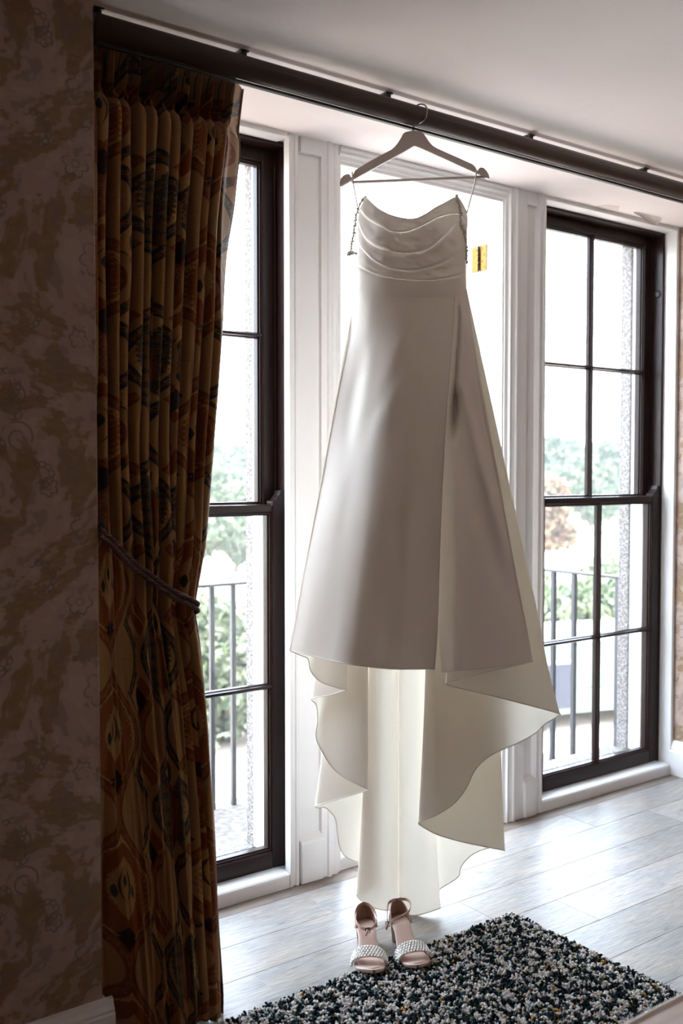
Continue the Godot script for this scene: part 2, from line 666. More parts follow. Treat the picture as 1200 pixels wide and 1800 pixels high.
func build_room() -> void:
	var st := mb()
	box(st, Vector3(-2.4, 0, -2.9), Vector3(PX0, 2.7, -2.2), 0.004)
	struct("wall_left", st, M.wallpaper, "dark papered wall left of the curtain with gold and mauve blotches")
	st = mb()
	box(st, Vector3(PX1, 0, -2.9), Vector3(5.6, 2.7, -2.2), 0.004)
	struct("wall_right", st, M.wallpaper, "pale papered wall at the right edge beside the far window")
	st = mb()
	box(st, Vector3(-2.55, 0, -2.9), Vector3(-2.4, 2.7, 3.2))
	struct("wall_west", st, M.terracotta, "terracotta painted side wall of the room out of the picture on the left")
	st = mb()
	box(st, Vector3(5.6, 0, -2.9), Vector3(5.75, 2.7, 3.2))
	struct("wall_east", st, M.terracotta, "terracotta painted side wall of the room out of the picture on the right")
	st = mb()
	box(st, Vector3(-2.55, 0, 3.2), Vector3(5.75, 2.7, 3.35))
	struct("wall_back", st, M.terracotta, "terracotta painted wall of the room behind the camera")
	# ceiling with the shallow rounded step down to the soffit of the window bay
	st = mb(false)
	var prof := PackedVector2Array()
	prof.append(Vector2(-3.3, 2.75))
	prof.append(Vector2(-3.3, CEIL))
	prof.append(Vector2(2.218, CEIL))
	for i in 9:
		var a := i / 8.0
		prof.append(Vector2(2.222 + 0.016 * a, CEIL - (CEIL - SOFF) * (0.5 - 0.5 * cos(PI * a))))
	prof.append(Vector2(2.242, SOFF))
	prof.append(Vector2(2.9, SOFF))
	prof.append(Vector2(2.9, 2.75))
	st.set_smooth_group(-1)
	prism(st, prof, Vector3(-2.55, 0, 0), Vector3(0, 0, -1), Vector3.UP, Vector3(8.3, 0, 0))
	struct("ceiling", st, M.plaster, "white plaster ceiling stepping down to the soffit over the windows")
	# baseboards
	var bb := PackedVector2Array([Vector2(0, 0), Vector2(0.020, 0), Vector2(0.020, 0.105), Vector2(0.016, 0.112), Vector2(0.016, 0.120), Vector2(0.011, 0.134), Vector2(0.008, 0.150), Vector2(0.0, 0.155)])
	st = mb()
	prism(st, bb, Vector3(PX1, 0, -2.69), Vector3(-1, 0, 0), Vector3.UP, Vector3(0, 0, 0.51))
	prism(st, bb, Vector3(PX1 - 0.02, 0, -2.2), Vector3(0, 0, 1), Vector3.UP, Vector3(1.76, 0, 0))
	struct("baseboard_right", st, M.white, "white moulded baseboard under the pale wallpaper at the right edge")
	var bl := PackedVector2Array()
	for p in bb:
		bl.append(Vector2(p.x * 1.1, p.y * 0.72))
	st = mb()
	prism(st, bl, Vector3(-2.4, 0, -2.2), Vector3(0, 0, 1), Vector3.UP, Vector3(2.4 + PX0 + 0.022, 0, 0))
	prism(st, bl, Vector3(PX0, 0, -2.68), Vector3(1, 0, 0), Vector3.UP, Vector3(0, 0, 0.48))
	struct("baseboard_left", st, M.white, "moulded baseboard at the foot of the dark wallpaper left of the curtain")
	# paint peeling off the soffit by the right window
	st = mb(false)
	var g := []
	var edge := [[1113, 373, 0.002], [1125, 376, 0.008], [1138, 384, 0.014], [1152, 390, 0.012], [1160, 387, 0.003]]
	var back := [[1114, 372], [1127, 374], [1140, 378], [1152, 380], [1162, 384]]
	var r0 := []
	var r1 := []
	var r2 := []
	for i in 5:
		var a := at_level(back[i][0], back[i][1], SOFF - 0.001)
		var b := at_level(edge[i][0], edge[i][1], SOFF - 0.001)
		r0.append(a)
		r1.append(a.lerp(b, 0.55) - Vector3(0, edge[i][2] * 0.5, 0))
		r2.append(a.lerp(b, 0.9) - Vector3(0, edge[i][2] * 1.4, 0))
	g = loft([r0, r1, r2], 16, 6)
	sheet(st, g)
	struct("trim_9", st, M.paint_flake, "curl of white paint peeling from the soffit over the far window")
	st = mb()
	var pts := [[1040, 366], [1052, 361], [1068, 360], [1088, 363], [1088, 369], [1078, 372], [1062, 368]]
	var poly := PackedVector2Array()
	for p in pts:
		var w := at_level(p[0], p[1], SOFF)
		poly.append(Vector2(w.x, w.z))
	prism(st, poly, Vector3(0, SOFF - 0.0008, 0), Vector3(1, 0, 0), Vector3(0, 0, 1), Vector3(0, 0.002, 0))
	struct("trim_10", st, M.paint_flake, "bare patch where soffit paint has flaked above the far window")

# ---------------------------------------------------------------- window wall
const PF := -2.68

func sash(root: Node3D, called: String, x0: float, x1: float, y0: float, y1: float, z0: float, z1: float, top: float, bot: float, bar_y: float, side := 0.055) -> Node3D:
	var s := Node3D.new()
	s.name = called
	root.add_child(s, true)
	var st := mb()
	box(st, Vector3(x0, y0, z1), Vector3(x0 + side, y1, z0), 0.004)
	box(st, Vector3(x1 - side, y0, z1), Vector3(x1, y1, z0), 0.004)
	obj("sash_stile", st, M.mahogany, s)
	st = mb()
	box(st, Vector3(x0 + side, y1 - top, z1), Vector3(x1 - side, y1, z0), 0.004)
	obj("top_rail", st, M.mahogany, s)
	st = mb()
	box(st, Vector3(x0 + side, y0, z1), Vector3(x1 - side, y0 + bot, z0), 0.004)
	obj("bottom_rail", st, M.mahogany, s)
	# stepped glazing beads round the inside of the frame
	st = mb()
	var gx0 := x0 + side
	var gx1 := x1 - side
	var gy0 := y0 + bot
	var gy1 := y1 - top
	for k in 2:
		var w := 0.005 + 0.005 * k
		var zf := z0 - 0.008 - 0.008 * k
		box(st, Vector3(gx0, gy0, z1), Vector3(gx0 + w, gy1, zf), 0.0015)
		box(st, Vector3(gx1 - w, gy0, z1), Vector3(gx1, gy1, zf), 0.0015)
		box(st, Vector3(gx0, gy0, z1), Vector3(gx1, gy0 + w, zf), 0.0015)
		box(st, Vector3(gx0, gy1 - w, z1), Vector3(gx1, gy1, zf), 0.0015)
	obj("glazing_bead", st, M.mahogany, s)
	var cx := (x0 + x1) * 0.5
	var bar := PackedVector2Array([Vector2(-0.010, -0.030), Vector2(-0.010, -0.014), Vector2(-0.006, -0.008), Vector2(-0.004, 0.0), Vector2(0.004, 0.0), Vector2(0.006, -0.008), Vector2(0.010, -0.014), Vector2(0.010, -0.030)])
	st = mb()
	prism(st, bar, Vector3(cx, y0 + bot, z0 - 0.003), Vector3(1, 0, 0), Vector3(0, 0, 1), Vector3(0, y1 - top - y0 - bot, 0))
	obj("glazing_bar", st, M.mahogany, s)
	st = mb()
	prism(st, bar, Vector3(x0 + side, bar_y, z0 - 0.004), Vector3(0, 1, 0), Vector3(0, 0, 1), Vector3(x1 - x0 - 2 * side, 0, 0))
	obj("glazing_bar", st, M.mahogany, s)
	var zg := (z0 + z1) * 0.5 - 0.006
	for ix in 2:
		for iy in 2:
			st = mb()
			box(st, Vector3(x0 + side if ix == 0 else cx, y0 + bot if iy == 0 else bar_y, zg), Vector3(cx if ix == 0 else x1 - side, bar_y if iy == 0 else y1 - top, zg + 0.0), 0.0)
			var q := mb()
			var ax := x0 + side if ix == 0 else cx
			var bx := cx if ix == 0 else x1 - side
			var ay := y0 + bot if iy == 0 else bar_y
			var by := bar_y if iy == 0 else y1 - top
			quad(q, Vector3(ax, ay, zg), Vector3(ax, by, zg), Vector3(bx, by, zg), Vector3(bx, ay, zg))
			obj("pane", q, M.glass, s)
	return s

func make_window(called: String, x0: float, x1: float, label: String) -> void:
	var root := struct_root(called, label)
	var st := mb()
	# box frame: dark linings and the staff bead in front
	box(st, Vector3(x0, 0.045, -2.865), Vector3(x0 + 0.014, 2.433, -2.742), 0.002)
	box(st, Vector3(x1 - 0.014, 0.045, -2.865), Vector3(x1, 2.433, -2.742), 0.002)
	box(st, Vector3(x0, 2.418, -2.865), Vector3(x1, 2.433, -2.742), 0.002)
	for x in [x0 + 0.014, x1 - 0.022]:
		box(st, Vector3(x, 1.26, -2.802), Vector3(x + 0.008, 2.418, -2.792), 0.002)
	obj("window_frame", st, M.mahogany, root)
	var lo := sash(root, "lower_sash", x0 + 0.008, x1 - 0.008, 0.048, 1.256, -2.746, -2.788, 0.026, 0.058, 0.655)
	for k in [0, 1]:
		st = mb()
		var hp := PackedVector2Array([Vector2(0, 0), Vector2(0.052, 0), Vector2(0.052, 0.012), Vector2(0.040, 0.016), Vector2(0.026, 0.032), Vector2(0.020, 0.048), Vector2(0, 0.048)])
		prism(st, hp, Vector3(x0 + 0.008 if k == 0 else x1 - 0.008, 1.254, -2.784), Vector3(1 if k == 0 else -1, 0, 0), Vector3.UP, Vector3(0, 0, 0.036))
		obj("sash_horn", st, M.mahogany, lo)
	sash(root, "upper_sash", x0 + 0.014, x1 - 0.014, 1.226, 2.420, -2.800, -2.842, 0.045, 0.028, 1.812, 0.05)
	for k in 2:   # white painted outer linings, seen through the lower panes
		st = mb()
		var xa := x0 + 0.012 if k == 0 else x1 - 0.068
		box(st, Vector3(xa, 0.09, -2.862), Vector3(xa + 0.056, 1.222, -2.795), 0.002)
		box(st, Vector3(xa, 1.222, -2.862), Vector3(xa + 0.056, 2.41, -2.846), 0.002)
		obj("outer_lining", st, M.white, root)
	if x1 > 3.0:   # the pulley in the far jamb
		st = mb(false)
		lathe(st, [Vector2(0.0, 0.006), Vector2(0.006, 0.006), Vector2(0.014, 0.004), Vector2(0.018, 0.0)], Vector3(x1 - 0.0145, 2.16, -2.768), Vector3(-1, 0, 0), 14)
		obj("sash_pulley", st, M.bracket, root)

func build_window_wall() -> void:
	# the thick outer wall: stone outside, rendered core, with three openings
	var holes := [[0.985, 1.825], [1.985, 2.79], [3.01, 3.845]]
	var cuts := [[1.06, 1.765], [1.99, 2.83], [3.07, 3.768]]
	var st := mb()
	var xs := PX0
	for h in holes:
		box(st, Vector3(xs, 0, -2.86), Vector3(h[0], 2.7, -2.705))
		box(st, Vector3(h[0], 2.434, -2.86), Vector3(h[1], 2.7, -2.705))
		box(st, Vector3(h[0], -0.1, -2.86), Vector3(h[1], 0.045 if h[0] != 1.985 else 0.0, -2.705))
		xs = h[1]
	box(st, Vector3(xs, 0, -2.86), Vector3(PX1, 2.7, -2.705))
	struct("wall_window", st, M.white, "white wall round the two sash windows and the door")
	var stone := struct_root("wall_outside", "weathered stone outer face of the house round the windows")
	xs = -9.0
	for h in cuts:
		st = mb()
		box(st, Vector3(xs, -3.5, -2.925), Vector3(h[0], 7.3, -2.861), 0.006)
		obj("stone_pier", st, M.stone, stone)
		st = mb()
		box(st, Vector3(h[0], 2.48 if h[0] == 1.99 else 2.40, -2.925), Vector3(h[1], 7.3, -2.861), 0.004)
		obj("stone_lintel", st, M.stone, stone)
		st = mb()
		box(st, Vector3(h[0], -3.5, -2.96), Vector3(h[1], -0.02 if h[0] == 1.99 else 0.085, -2.861), 0.004)
		obj("stone_sill", st, M.stone, stone)
		xs = h[1]
	st = mb()
	box(st, Vector3(xs, -3.5, -2.925), Vector3(8.0, 7.3, -2.861), 0.006)
	obj("stone_pier", st, M.stone, stone)

	make_window("window_1", 0.99, 1.823, "dark varnished sash window behind the curtain, left of the dress")
	make_window("window_2", 3.012, 3.842, "dark varnished sash window of eight panes, right of the dress")

	# white sills with rounded noses under both windows
	var nose := PackedVector2Array([Vector2(0, 0), Vector2(0, 0.036), Vector2(0.002, 0.042), Vector2(0.007, 0.0465), Vector2(0.018, 0.048), Vector2(0.085, 0.050), Vector2(0.085, 0)])
	for k in 2:
		var x0: float = [PX0, 2.985][k]
		var x1: float = [1.782, PX1][k]
		st = mb()
		prism(st, nose, Vector3(x0, 0, PF), Vector3(0, 0, -1), Vector3.UP, Vector3(x1 - x0, 0, 0))
		struct("trim_%d" % (k + 1), st, M.white, ["scuffed white board under the curtained window at left", "scuffed white board under the far window at right"][k])
		# casing round the window: thin head board, and the linings back to the frame
		var a: float = [0.99, 3.012][k]
		var b: float = [1.823, 3.842][k]
		var root := struct_root("trim_%d" % (k + 3), ["white casing round the curtained window at left", "white casing round the far window at right"][k])
		st = mb()
		box(st, Vector3(x0, 2.428, -2.75), Vector3(x1, SOFF + 0.01, PF), 0.002)
		obj("head_casing", st, M.white, root)
		for s in 2:
			st = mb()
			if (k == 0 and s == 1) or (k == 1 and s == 0):
				box(st, Vector3(b if s == 1 else a - 0.02, 0.045, -2.79), Vector3(b + 0.02 if s == 1 else a, 2.434, -2.70), 0.002)
			else:
				box(st, Vector3(a - 0.0, 0.045, -2.79) if s == 0 else Vector3(b, 0.045, -2.79), Vector3(a - 0.03, 2.434, PF) if s == 0 else Vector3(PX1 + 0.001, 2.434, PF), 0.003)
			obj("lining", st, M.white, root)

	# the two panelled piers
	for k in 2:
		var s := 1.0 if k == 0 else -1.0
		var root := struct_root("trim_%d" % (k + 5), ["white panelled pier between the curtained window and the door", "white panelled pier between the door and the far window"][k])
		# from the window side towards the door: moulding, sunk panel, door casing
		var o := Vector3(1.785 if k == 0 else 2.992, 0, -2.71)
		var dir := Vector3(s, 0, 0)
		var up := Vector3(0, SOFF, 0)
		st = mb()
		prism(st, PackedVector2Array([Vector2(0, 0), Vector2(0, 0.030), Vector2(0.010, 0.031), Vector2(0.012, 0.026), Vector2(0.022, 0.025), Vector2(0.025, 0.029), Vector2(0.034, 0.030), Vector2(0.040, 0.022), Vector2(0.046, 0.012), Vector2(0.048, 0)]), o, dir, Vector3(0, 0, 1), up)
		obj("moulding", st, M.white, root)
		var pw := 0.085 if k == 0 else 0.058
		st = mb()
		box(st, o + dir * 0.044 + Vector3(0, 0, -0.02), o + dir * (0.052 + pw) + Vector3(0, SOFF, 0.012))
		obj("sunk_panel", st, M.white, root)
		st = mb()
		prism(st, PackedVector2Array([Vector2(-0.01, 0), Vector2(0, 0.028), Vector2(pw, 0.028), Vector2(pw + 0.01, 0)]), o + dir * 0.048 + Vector3(0, SOFF - 0.05, 0), dir, Vector3(0, 0, 1), Vector3(0, 0.05, 0))
		obj("panel_head", st, M.white, root)
		st = mb()
		box(st, o + dir * 0.040 + Vector3(0, 0, 0), o + dir * (0.046 + pw) + Vector3(0, 0.125, 0.038), 0.003)
		prism(st, PackedVector2Array([Vector2(0, 0.12), Vector2(0.040, 0.12), Vector2(0.040, 0.134), Vector2(0.036, 0.142), Vector2(0.028, 0.146), Vector2(0.012, 0.158), Vector2(0, 0.160)]), o + dir * 0.038, Vector3(0, 0, 1), Vector3.UP, dir * (pw + 0.010))
		obj("plinth", st, M.white, root)
		# door casing with its stepped mouldings
		var cw := 0.085 if k == 0 else 0.118
		var oc := o + dir * (0.048 + pw)
		st = mb()
		prism(st, PackedVector2Array([Vector2(-0.004, 0), Vector2(-0.004, 0.026), Vector2(cw - 0.070, 0.030), Vector2(cw - 0.066, 0.036), Vector2(cw - 0.056, 0.037), Vector2(cw - 0.052, 0.030), Vector2(cw - 0.040, 0.027), Vector2(cw - 0.034, 0.030), Vector2(cw - 0.026, 0.031), Vector2(cw - 0.021, 0.022), Vector2(cw - 0.008, 0.019), Vector2(cw - 0.006, 0.014), Vector2(cw, 0.013), Vector2(cw, 0)]), oc, dir, Vector3(0, 0, 1), up)
		obj("door_casing", st, M.white, root)
	# head of the door casing
	st = mb()
	prism(st, PackedVector2Array([Vector2(0, SOFF), Vector2(0.030, SOFF), Vector2(0.034, 2.432), Vector2(0.026, 2.425), Vector2(0.029, 2.418), Vector2(0.020, 2.410), Vector2(0.019, 2.399), Vector2(0.012, 2.397), Vector2(0.012, 2.386), Vector2(0, 2.386)]), Vector3(1.99, 0, -2.71), Vector3(0, 0, 1), Vector3.UP, Vector3(0.80, 0, 0))
	struct("trim_7", st, M.white, "white moulded head of the door casing behind the hanger")
	# door: linings, threshold and the glazed leaf standing open outwards
	var door := struct_root("door_1", "white glazed door standing open outwards behind the dress")
	st = mb()
	box(st, Vector3(2.775, 0, -2.822), Vector3(2.80, 2.40, -2.70), 0.002)
	obj("door_jamb", st, M.white, door)
	st = mb()
	box(st, Vector3(1.975, 0, -2.822), Vector3(2.0, 2.40, -2.70), 0.002)
	obj("door_jamb", st, M.white, door)
	st = mb()
	box(st, Vector3(1.975, 2.386, -2.84), Vector3(2.80, 2.434, -2.70), 0.002)
	obj("door_head", st, M.white, door)
	st = mb()
	prism(st, nose, Vector3(1.99, 0, -2.695), Vector3(0, 0, -1), Vector3.UP, Vector3(0.79, 0, 0))
	box(st, Vector3(1.99, -0.05, -2.93), Vector3(2.78, 0.035, -2.77), 0.004)
	obj("threshold", st, M.white, door)
	# leaf along -z from the hinge
	var lx0 := 2.775
	var lx1 := 2.815
	var z0 := -2.832
	var z1 := -3.56
	st = mb()
	box(st, Vector3(lx0, 0.05, z0 - 0.075), Vector3(lx1, 2.375, z0), 0.003)
	box(st, Vector3(lx0, 0.05, z1), Vector3(lx1, 2.375, z1 + 0.075), 0.003)
	obj("leaf_stile", st, M.white, door)
	for y in [[0.05, 0.26], [2.29, 2.375]]:
		st = mb()
		box(st, Vector3(lx0, y[0], z1 + 0.075), Vector3(lx1, y[1], z0 - 0.075), 0.003)
		obj("leaf_rail", st, M.white, door)
	for i in 3:
		st = mb()
		box(st, Vector3(lx0 + 0.006, 0.76 + i * 0.507, z1 + 0.075), Vector3(lx1 - 0.006, 0.78 + i * 0.507, z0 - 0.075), 0.003)
		obj("glazing_bar", st, M.white, door)
	for i in 4:
		st = mb()
		var y0 := 0.26 + i * 0.507
		var xg := (lx0 + lx1) * 0.5
		quad(st, Vector3(xg, y0, z0 - 0.075), Vector3(xg, y0 + 0.52, z0 - 0.075), Vector3(xg, y0 + 0.52, z1 + 0.075), Vector3(xg, y0, z1 + 0.075))
		obj("pane", st, M.glass, door)
	for y in [2.195, 1.25, 0.32]:
		var hinge := Node3D.new()
		hinge.name = "hinge"
		door.add_child(hinge, true)
		for s in [0, 1]:
			st = mb()
			var za := -2.787 if s == 0 else -2.834
			box(st, Vector3(2.7725, y - 0.050, za - 0.036), Vector3(2.7755, y + 0.050, za), 0.001)
			obj("hinge_plate", st, M.brass, hinge)
			st = mb(false)
			for q in 4:
				lathe(st, [Vector2(0.0, 0.0012), Vector2(0.0035, 0.0008), Vector2(0.0042, 0.0)], Vector3(2.7725, y - 0.036 + q * 0.024, za - (0.013 if q % 2 == s else 0.024)), Vector3(-1, 0, 0), 8)
			obj("screw", st, M.screw, hinge)
		for q in 5:
			st = mb(false)
			lathe(st, [Vector2(0.0, 0.0), Vector2(0.0052, 0.0), Vector2(0.0058, 0.001), Vector2(0.0058, 0.0175), Vector2(0.0052, 0.0185), Vector2(0.0, 0.0185)], Vector3(2.7695, y - 0.0475 + q * 0.019, -2.8285), Vector3.UP, 12)
			obj("knuckle", st, M.brass, hinge)

# ---------------------------------------------------------------- floor of separate boards
func build_floor() -> void:
	var root := struct_root("floor", "grey washed wooden floorboards running along the windows")
	var st := mb()
	box(st, Vector3(-2.5, -0.15, -2.9), Vector3(5.7, -0.014, 3.25))
	obj("subfloor", st, M.under, root)
	var rng := RandomNumberGenerator.new()
	rng.seed = 11
	var z := -2.86
	var row := 0
	while z < 3.2:
		var zn := -2.62 if row == 0 else z + 0.1745
		if row == 0:
			zn = -2.62
		var x := -2.4 - rng.randf() * 0.9
		if row == 0:
			x = PX0 - 1.39
		if row == 1:
			x = -1.96
		var gap := 0.0002
		while x < 5.6:
			var L := 1.25
			if row > 9:
				L = 2.4
			var a := maxf(x, -2.4) + gap
			var b := minf(x + L, 5.6) - gap
			var z0 := z
			if row == 0 and (b < PX0 + 0.05 or a > PX1 - 0.05):
				x += L
				continue
			if row == 0:
				a = maxf(a, PX0)
				b = minf(b, PX1)
			if b - a > 0.05:
				st = mb()
				var p0 := Vector3(a, -0.013, z0 + gap)
				var p1 := Vector3(b, 0.0, zn - gap)
				var bv := 0.0009
				var u0 := rng.randf()
				var v0 := rng.randf()
				var y := 0.0
				var yb := -0.0010
				var tp := [Vector3(p0.x + bv, y, p0.z + bv), Vector3(p1.x - bv, y, p0.z + bv), Vector3(p1.x - bv, y, p1.z - bv), Vector3(p0.x + bv, y, p1.z - bv)]
				var ed := [Vector3(p0.x, yb, p0.z), Vector3(p1.x, yb, p0.z), Vector3(p1.x, yb, p1.z), Vector3(p0.x, yb, p1.z)]
				var lo := [Vector3(p0.x, p0.y, p0.z), Vector3(p1.x, p0.y, p0.z), Vector3(p1.x, p0.y, p1.z), Vector3(p0.x, p0.y, p1.z)]
				var polys := [[tp[0], tp[1], tp[2], tp[3]]]
				for i in 4:
					var j := (i + 1) % 4
					polys.append([ed[i], ed[j], tp[j], tp[i]])
					polys.append([lo[i], lo[j], ed[j], ed[i]])
				for q in polys:
					for k in [0, 1, 2, 0, 2, 3]:
						st.set_uv(Vector2((q[k].x - a) / 1.28 + u0, (q[k].z - z0) / 0.64 + v0))
						st.add_vertex(q[k])
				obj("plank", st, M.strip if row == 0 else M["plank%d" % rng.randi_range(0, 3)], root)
			x += L
		z = zn
		row += 1

# ---------------------------------------------------------------- outside
var leaf_mesh: ArrayMesh

func foliage(called: String, parent: Node, blobs: Array, n: int, size: float, tones: Array, seed0: int) -> void:
	if leaf_mesh == null:
		var st := mb()
		var r := RandomNumberGenerator.new()
		r.seed = 3
		for i in 7:
			var b := Basis.from_euler(Vector3(r.randf() * TAU, r.randf() * TAU, r.randf() * TAU))
			var o := Vector3(r.randf_range(-1, 1), r.randf_range(-1, 1), r.randf_range(-1, 1)) * 0.6
			var a := b.x * 0.5
			var c := b.y * 0.28
			quad(st, o - a, o + c + b.z * 0.08, o + a, o - c + b.z * 0.08)
		st.generate_normals()
		leaf_mesh = st.commit()
	var rng := RandomNumberGenerator.new()
	rng.seed = seed0
	var mm := MultiMesh.new()
	mm.transform_format = MultiMesh.TRANSFORM_3D
	mm.use_colors = true
	mm.mesh = leaf_mesh
	mm.instance_count = n
	var vol := 0.0
	for b in blobs:
		vol += b[1].x * b[1].y * b[1].z
	for i in n:
		var pick := rng.randf() * vol
		var b: Array = blobs[0]
		for q in blobs:
			b = q
			pick -= q[1].x * q[1].y * q[1].z
			if pick < 0.0:
				break
		var d := Vector3(rng.randfn(), rng.randfn(), rng.randfn()).normalized() * pow(rng.randf(), 0.42)
		var p: Vector3 = b[0] + d * b[1]
		var s := size * rng.randf_range(0.7, 1.3)
		mm.set_instance_transform(i, Transform3D(Basis.from_euler(Vector3(rng.randf() * TAU, rng.randf() * TAU, rng.randf() * TAU)).scaled(Vector3.ONE * s), p))
		var c: Color = tones[rng.randi() % tones.size()]
		mm.set_instance_color(i, c * rng.randf_range(0.55, 1.0))
	var o := MultiMeshInstance3D.new()
	o.name = called
	o.multimesh = mm
	o.material_override = M.leaf
	o.set_meta("kind", "stuff")
	parent.add_child(o, true)

const GROUND := -3.5

func tree(called: String, label: String, base: Vector3, h: float, w: float, trunk: float, n: int, size: float, tones: Array, seed0: int, group := "") -> void:
	var t := thing(called, label, "tree", base, 0.0, group)
	var st := mb(false)
	var rng := RandomNumberGenerator.new()
	rng.seed = seed0
	var top := Vector3(rng.randf_range(-0.2, 0.2), h * 0.72, 0)
	tube(st, [Vector3(0, -0.3, 0), Vector3(0.03 * h, trunk * 0.6, 0), Vector3(-0.01 * h, trunk * 1.2, 0), top], [0.035 * h, 0.024 * h, 0.02 * h, 0.006 * h], 8)
	for i in 5:
		var a := TAU * i / 5.0 + rng.randf()
		tube(st, [Vector3(-0.01 * h, trunk, 0), Vector3(cos(a) * w * 0.4, trunk + h * 0.22, sin(a) * w * 0.4), Vector3(cos(a) * w * 0.75, trunk + h * 0.3, sin(a) * w * 0.75)], [0.014 * h, 0.009 * h, 0.004 * h], 6)
	obj("trunk", st, M.bark, t)
	var blobs := []
	for i in 15:
		var a := rng.randf() * TAU
		var rr := w * sqrt(rng.randf()) * 0.8
		var y := trunk + (h - trunk) * rng.randf_range(0.15, 0.85)
		var k := 1.0 - absf((y - trunk) / (h - trunk) - 0.4) * 0.9
		var br := w * rng.randf_range(0.26, 0.42)
		blobs.append([Vector3(cos(a) * rr * k, y, sin(a) * rr * k), Vector3(br, br * 0.75, br)])
	foliage("foliage", t, blobs, n, size, tones, seed0 + 1)

func build_outside() -> void:
	var green := [Color(0.105, 0.135, 0.085), Color(0.155, 0.185, 0.115), Color(0.205, 0.235, 0.155)]
	var copper := [Color(0.26, 0.15, 0.11), Color(0.33, 0.21, 0.15), Color(0.20, 0.17, 0.11)]
	var pale := [Color(0.27, 0.31, 0.19), Color(0.34, 0.36, 0.23), Color(0.20, 0.25, 0.13)]
	# ground
	var st := mb()
	box(st, Vector3(-260, GROUND - 0.5, -420), Vector3(420, GROUND, -2.96))
	struct("ground", st, M.field, "sunlit dry grass field below the windows")
	st = mb()
	box(st, Vector3(-30, GROUND - 0.2, -15.8), Vector3(45, GROUND + 0.02, -2.97))
	struct("path", st, M.gravel, "sunlit gravel in front of the hedge below the balcony")
	# balcony: slab, and railing of single bars
	st = mb()
	box(st, Vector3(0.55, -0.30, -3.86), Vector3(3.95, -0.11, -2.93), 0.01)
	struct("balcony", st, M.slab, "rough stone balcony floor outside the windows")
	var rail := thing("balcony_railing", "thin dark iron railing round the balcony outside the windows", "railing", Vector3(0, 0, 0))
	st = mb()
	box(st, Vector3(0.70, 0.868, -3.80), Vector3(3.81, 0.880, -3.76), 0.003)
	box(st, Vector3(3.775, 0.868, -3.76), Vector3(3.81, 0.880, -2.925), 0.003)
	box(st, Vector3(0.70, 0.868, -3.76), Vector3(0.735, 0.880, -2.925), 0.003)
	obj("top_rail", st, M.iron, rail)
	var bx := 0.839
	while bx < 3.77:
		st = mb()
		box(st, Vector3(bx - 0.0105, -0.11, -3.791), Vector3(bx + 0.0105, 0.868, -3.771), 0.002)
		obj("baluster", st, M.iron, rail)
		bx += 0.106
	for i in 6:
		for x in [0.7175, 3.7925]:
			var zz := -3.59 + i * 0.13
			st = mb()
			box(st, Vector3(x - 0.011, -0.11, zz - 0.011), Vector3(x + 0.011, 0.868, zz + 0.011), 0.002)
			obj("baluster", st, M.iron, rail)
	# hedge beyond the gravel
	var blobs := []
	var rng := RandomNumberGenerator.new()
	rng.seed = 8
	var hb := at_level(400, 1332, GROUND)
	for i in 46:
		var x := hb.x - 9.0 + i * 0.55
		blobs.append([Vector3(x, GROUND + rng.randf_range(0.8, 1.7), hb.z - 0.9 + rng.randf_range(-0.35, 0.35)), Vector3(0.95, rng.randf_range(0.9, 1.25), 0.85)])
	var hedge := thing("hedge", "bushy green hedge behind the balcony railing, seen through the left window", "hedge")
	foliage("foliage", hedge, blobs, 9000, 0.24, green + pale, 60)
	blobs = []
	var h2 := at_level(1010, 1128, GROUND)
	for i in 40:
		blobs.append([Vector3(h2.x - 6.0 + i * 0.5, GROUND + rng.randf_range(0.3, 1.3), h2.z - 1.5 + rng.randf_range(-0.7, 0.7)), Vector3(0.9, rng.randf_range(0.6, 1.1), 0.9)])
	var bank := thing("bank_shrub", "pale flowering shrubs behind the green van, seen through the right window", "shrub")
	foliage("foliage", bank, blobs, 5000, 0.26, pale + [Color(0.5, 0.5, 0.36)], 61)
	# trees
	tree("field_tree", "spreading green tree standing alone in the field, seen through the left window", at_level(411, 1006, GROUND), 5.2, 2.7, 0.55, 3400, 0.40, green, 70)
	tree("copper_tree", "reddish brown tree at the left edge of the right window's lower panes", at_level(948, 1010, GROUND), 4.9, 1.7, 0.9, 2600, 0.34, copper, 71)
	var spots := [
		[352, 948, 6.2, 2.3, "green tree of the far wood edge next to the curtain, seen through the left window"],
		[408, 930, 7.9, 3.2, "taller far tree rising behind the wood edge in the middle of the left window"],
		[446, 947, 6.0, 2.3, "green tree of the far wood edge beside the stone jamb of the left window"],
		[930, 937, 6.8, 2.6, "green tree of the far wood edge just behind the reddish tree"],
		[985, 921, 8.6, 3.6, "taller far tree left of the upright bar in the right window"],
		[1035, 937, 6.3, 2.6, "green tree of the far wood edge behind the upright bar of the right window"],
		[1085, 922, 8.2, 3.6, "far tree at the right, partly hidden by the stone jamb of the right window"],
		[1150, 937, 7.0, 2.8, "green tree of the far wood edge right of the stone jamb, hidden by the frame"]]
	for i in spots.size():
		var s: Array = spots[i]
		tree("woodland_tree", s[4], at_level(s[0], s[1], GROUND), s[2], s[3], 0.8, 2200, 0.6, green, 80 + i * 3, "trees of the far wood edge")
	# the van
	var vb := at_level(1008, 1262, GROUND)
	var van := thing("van", "pale green van parked below the balcony, seen through the right window", "van", vb, -0.30)
	st = mb(false)
	var side := PackedVector2Array([Vector2(-2.2, 0.35), Vector2(-2.25, 0.6), Vector2(-2.2, 1.25), Vector2(-2.05, 1.6), Vector2(2.1, 1.6), Vector2(2.2, 1.5), Vector2(2.25, 0.5), Vector2(2.2, 0.35)])
	st.set_smooth_group(-1)
	prism(st, side, Vector3(0, 0, -0.9), Vector3(1, 0, 0), Vector3.UP, Vector3(0, 0, 1.8))
	obj("body", st, M.van, van)
	st = mb()
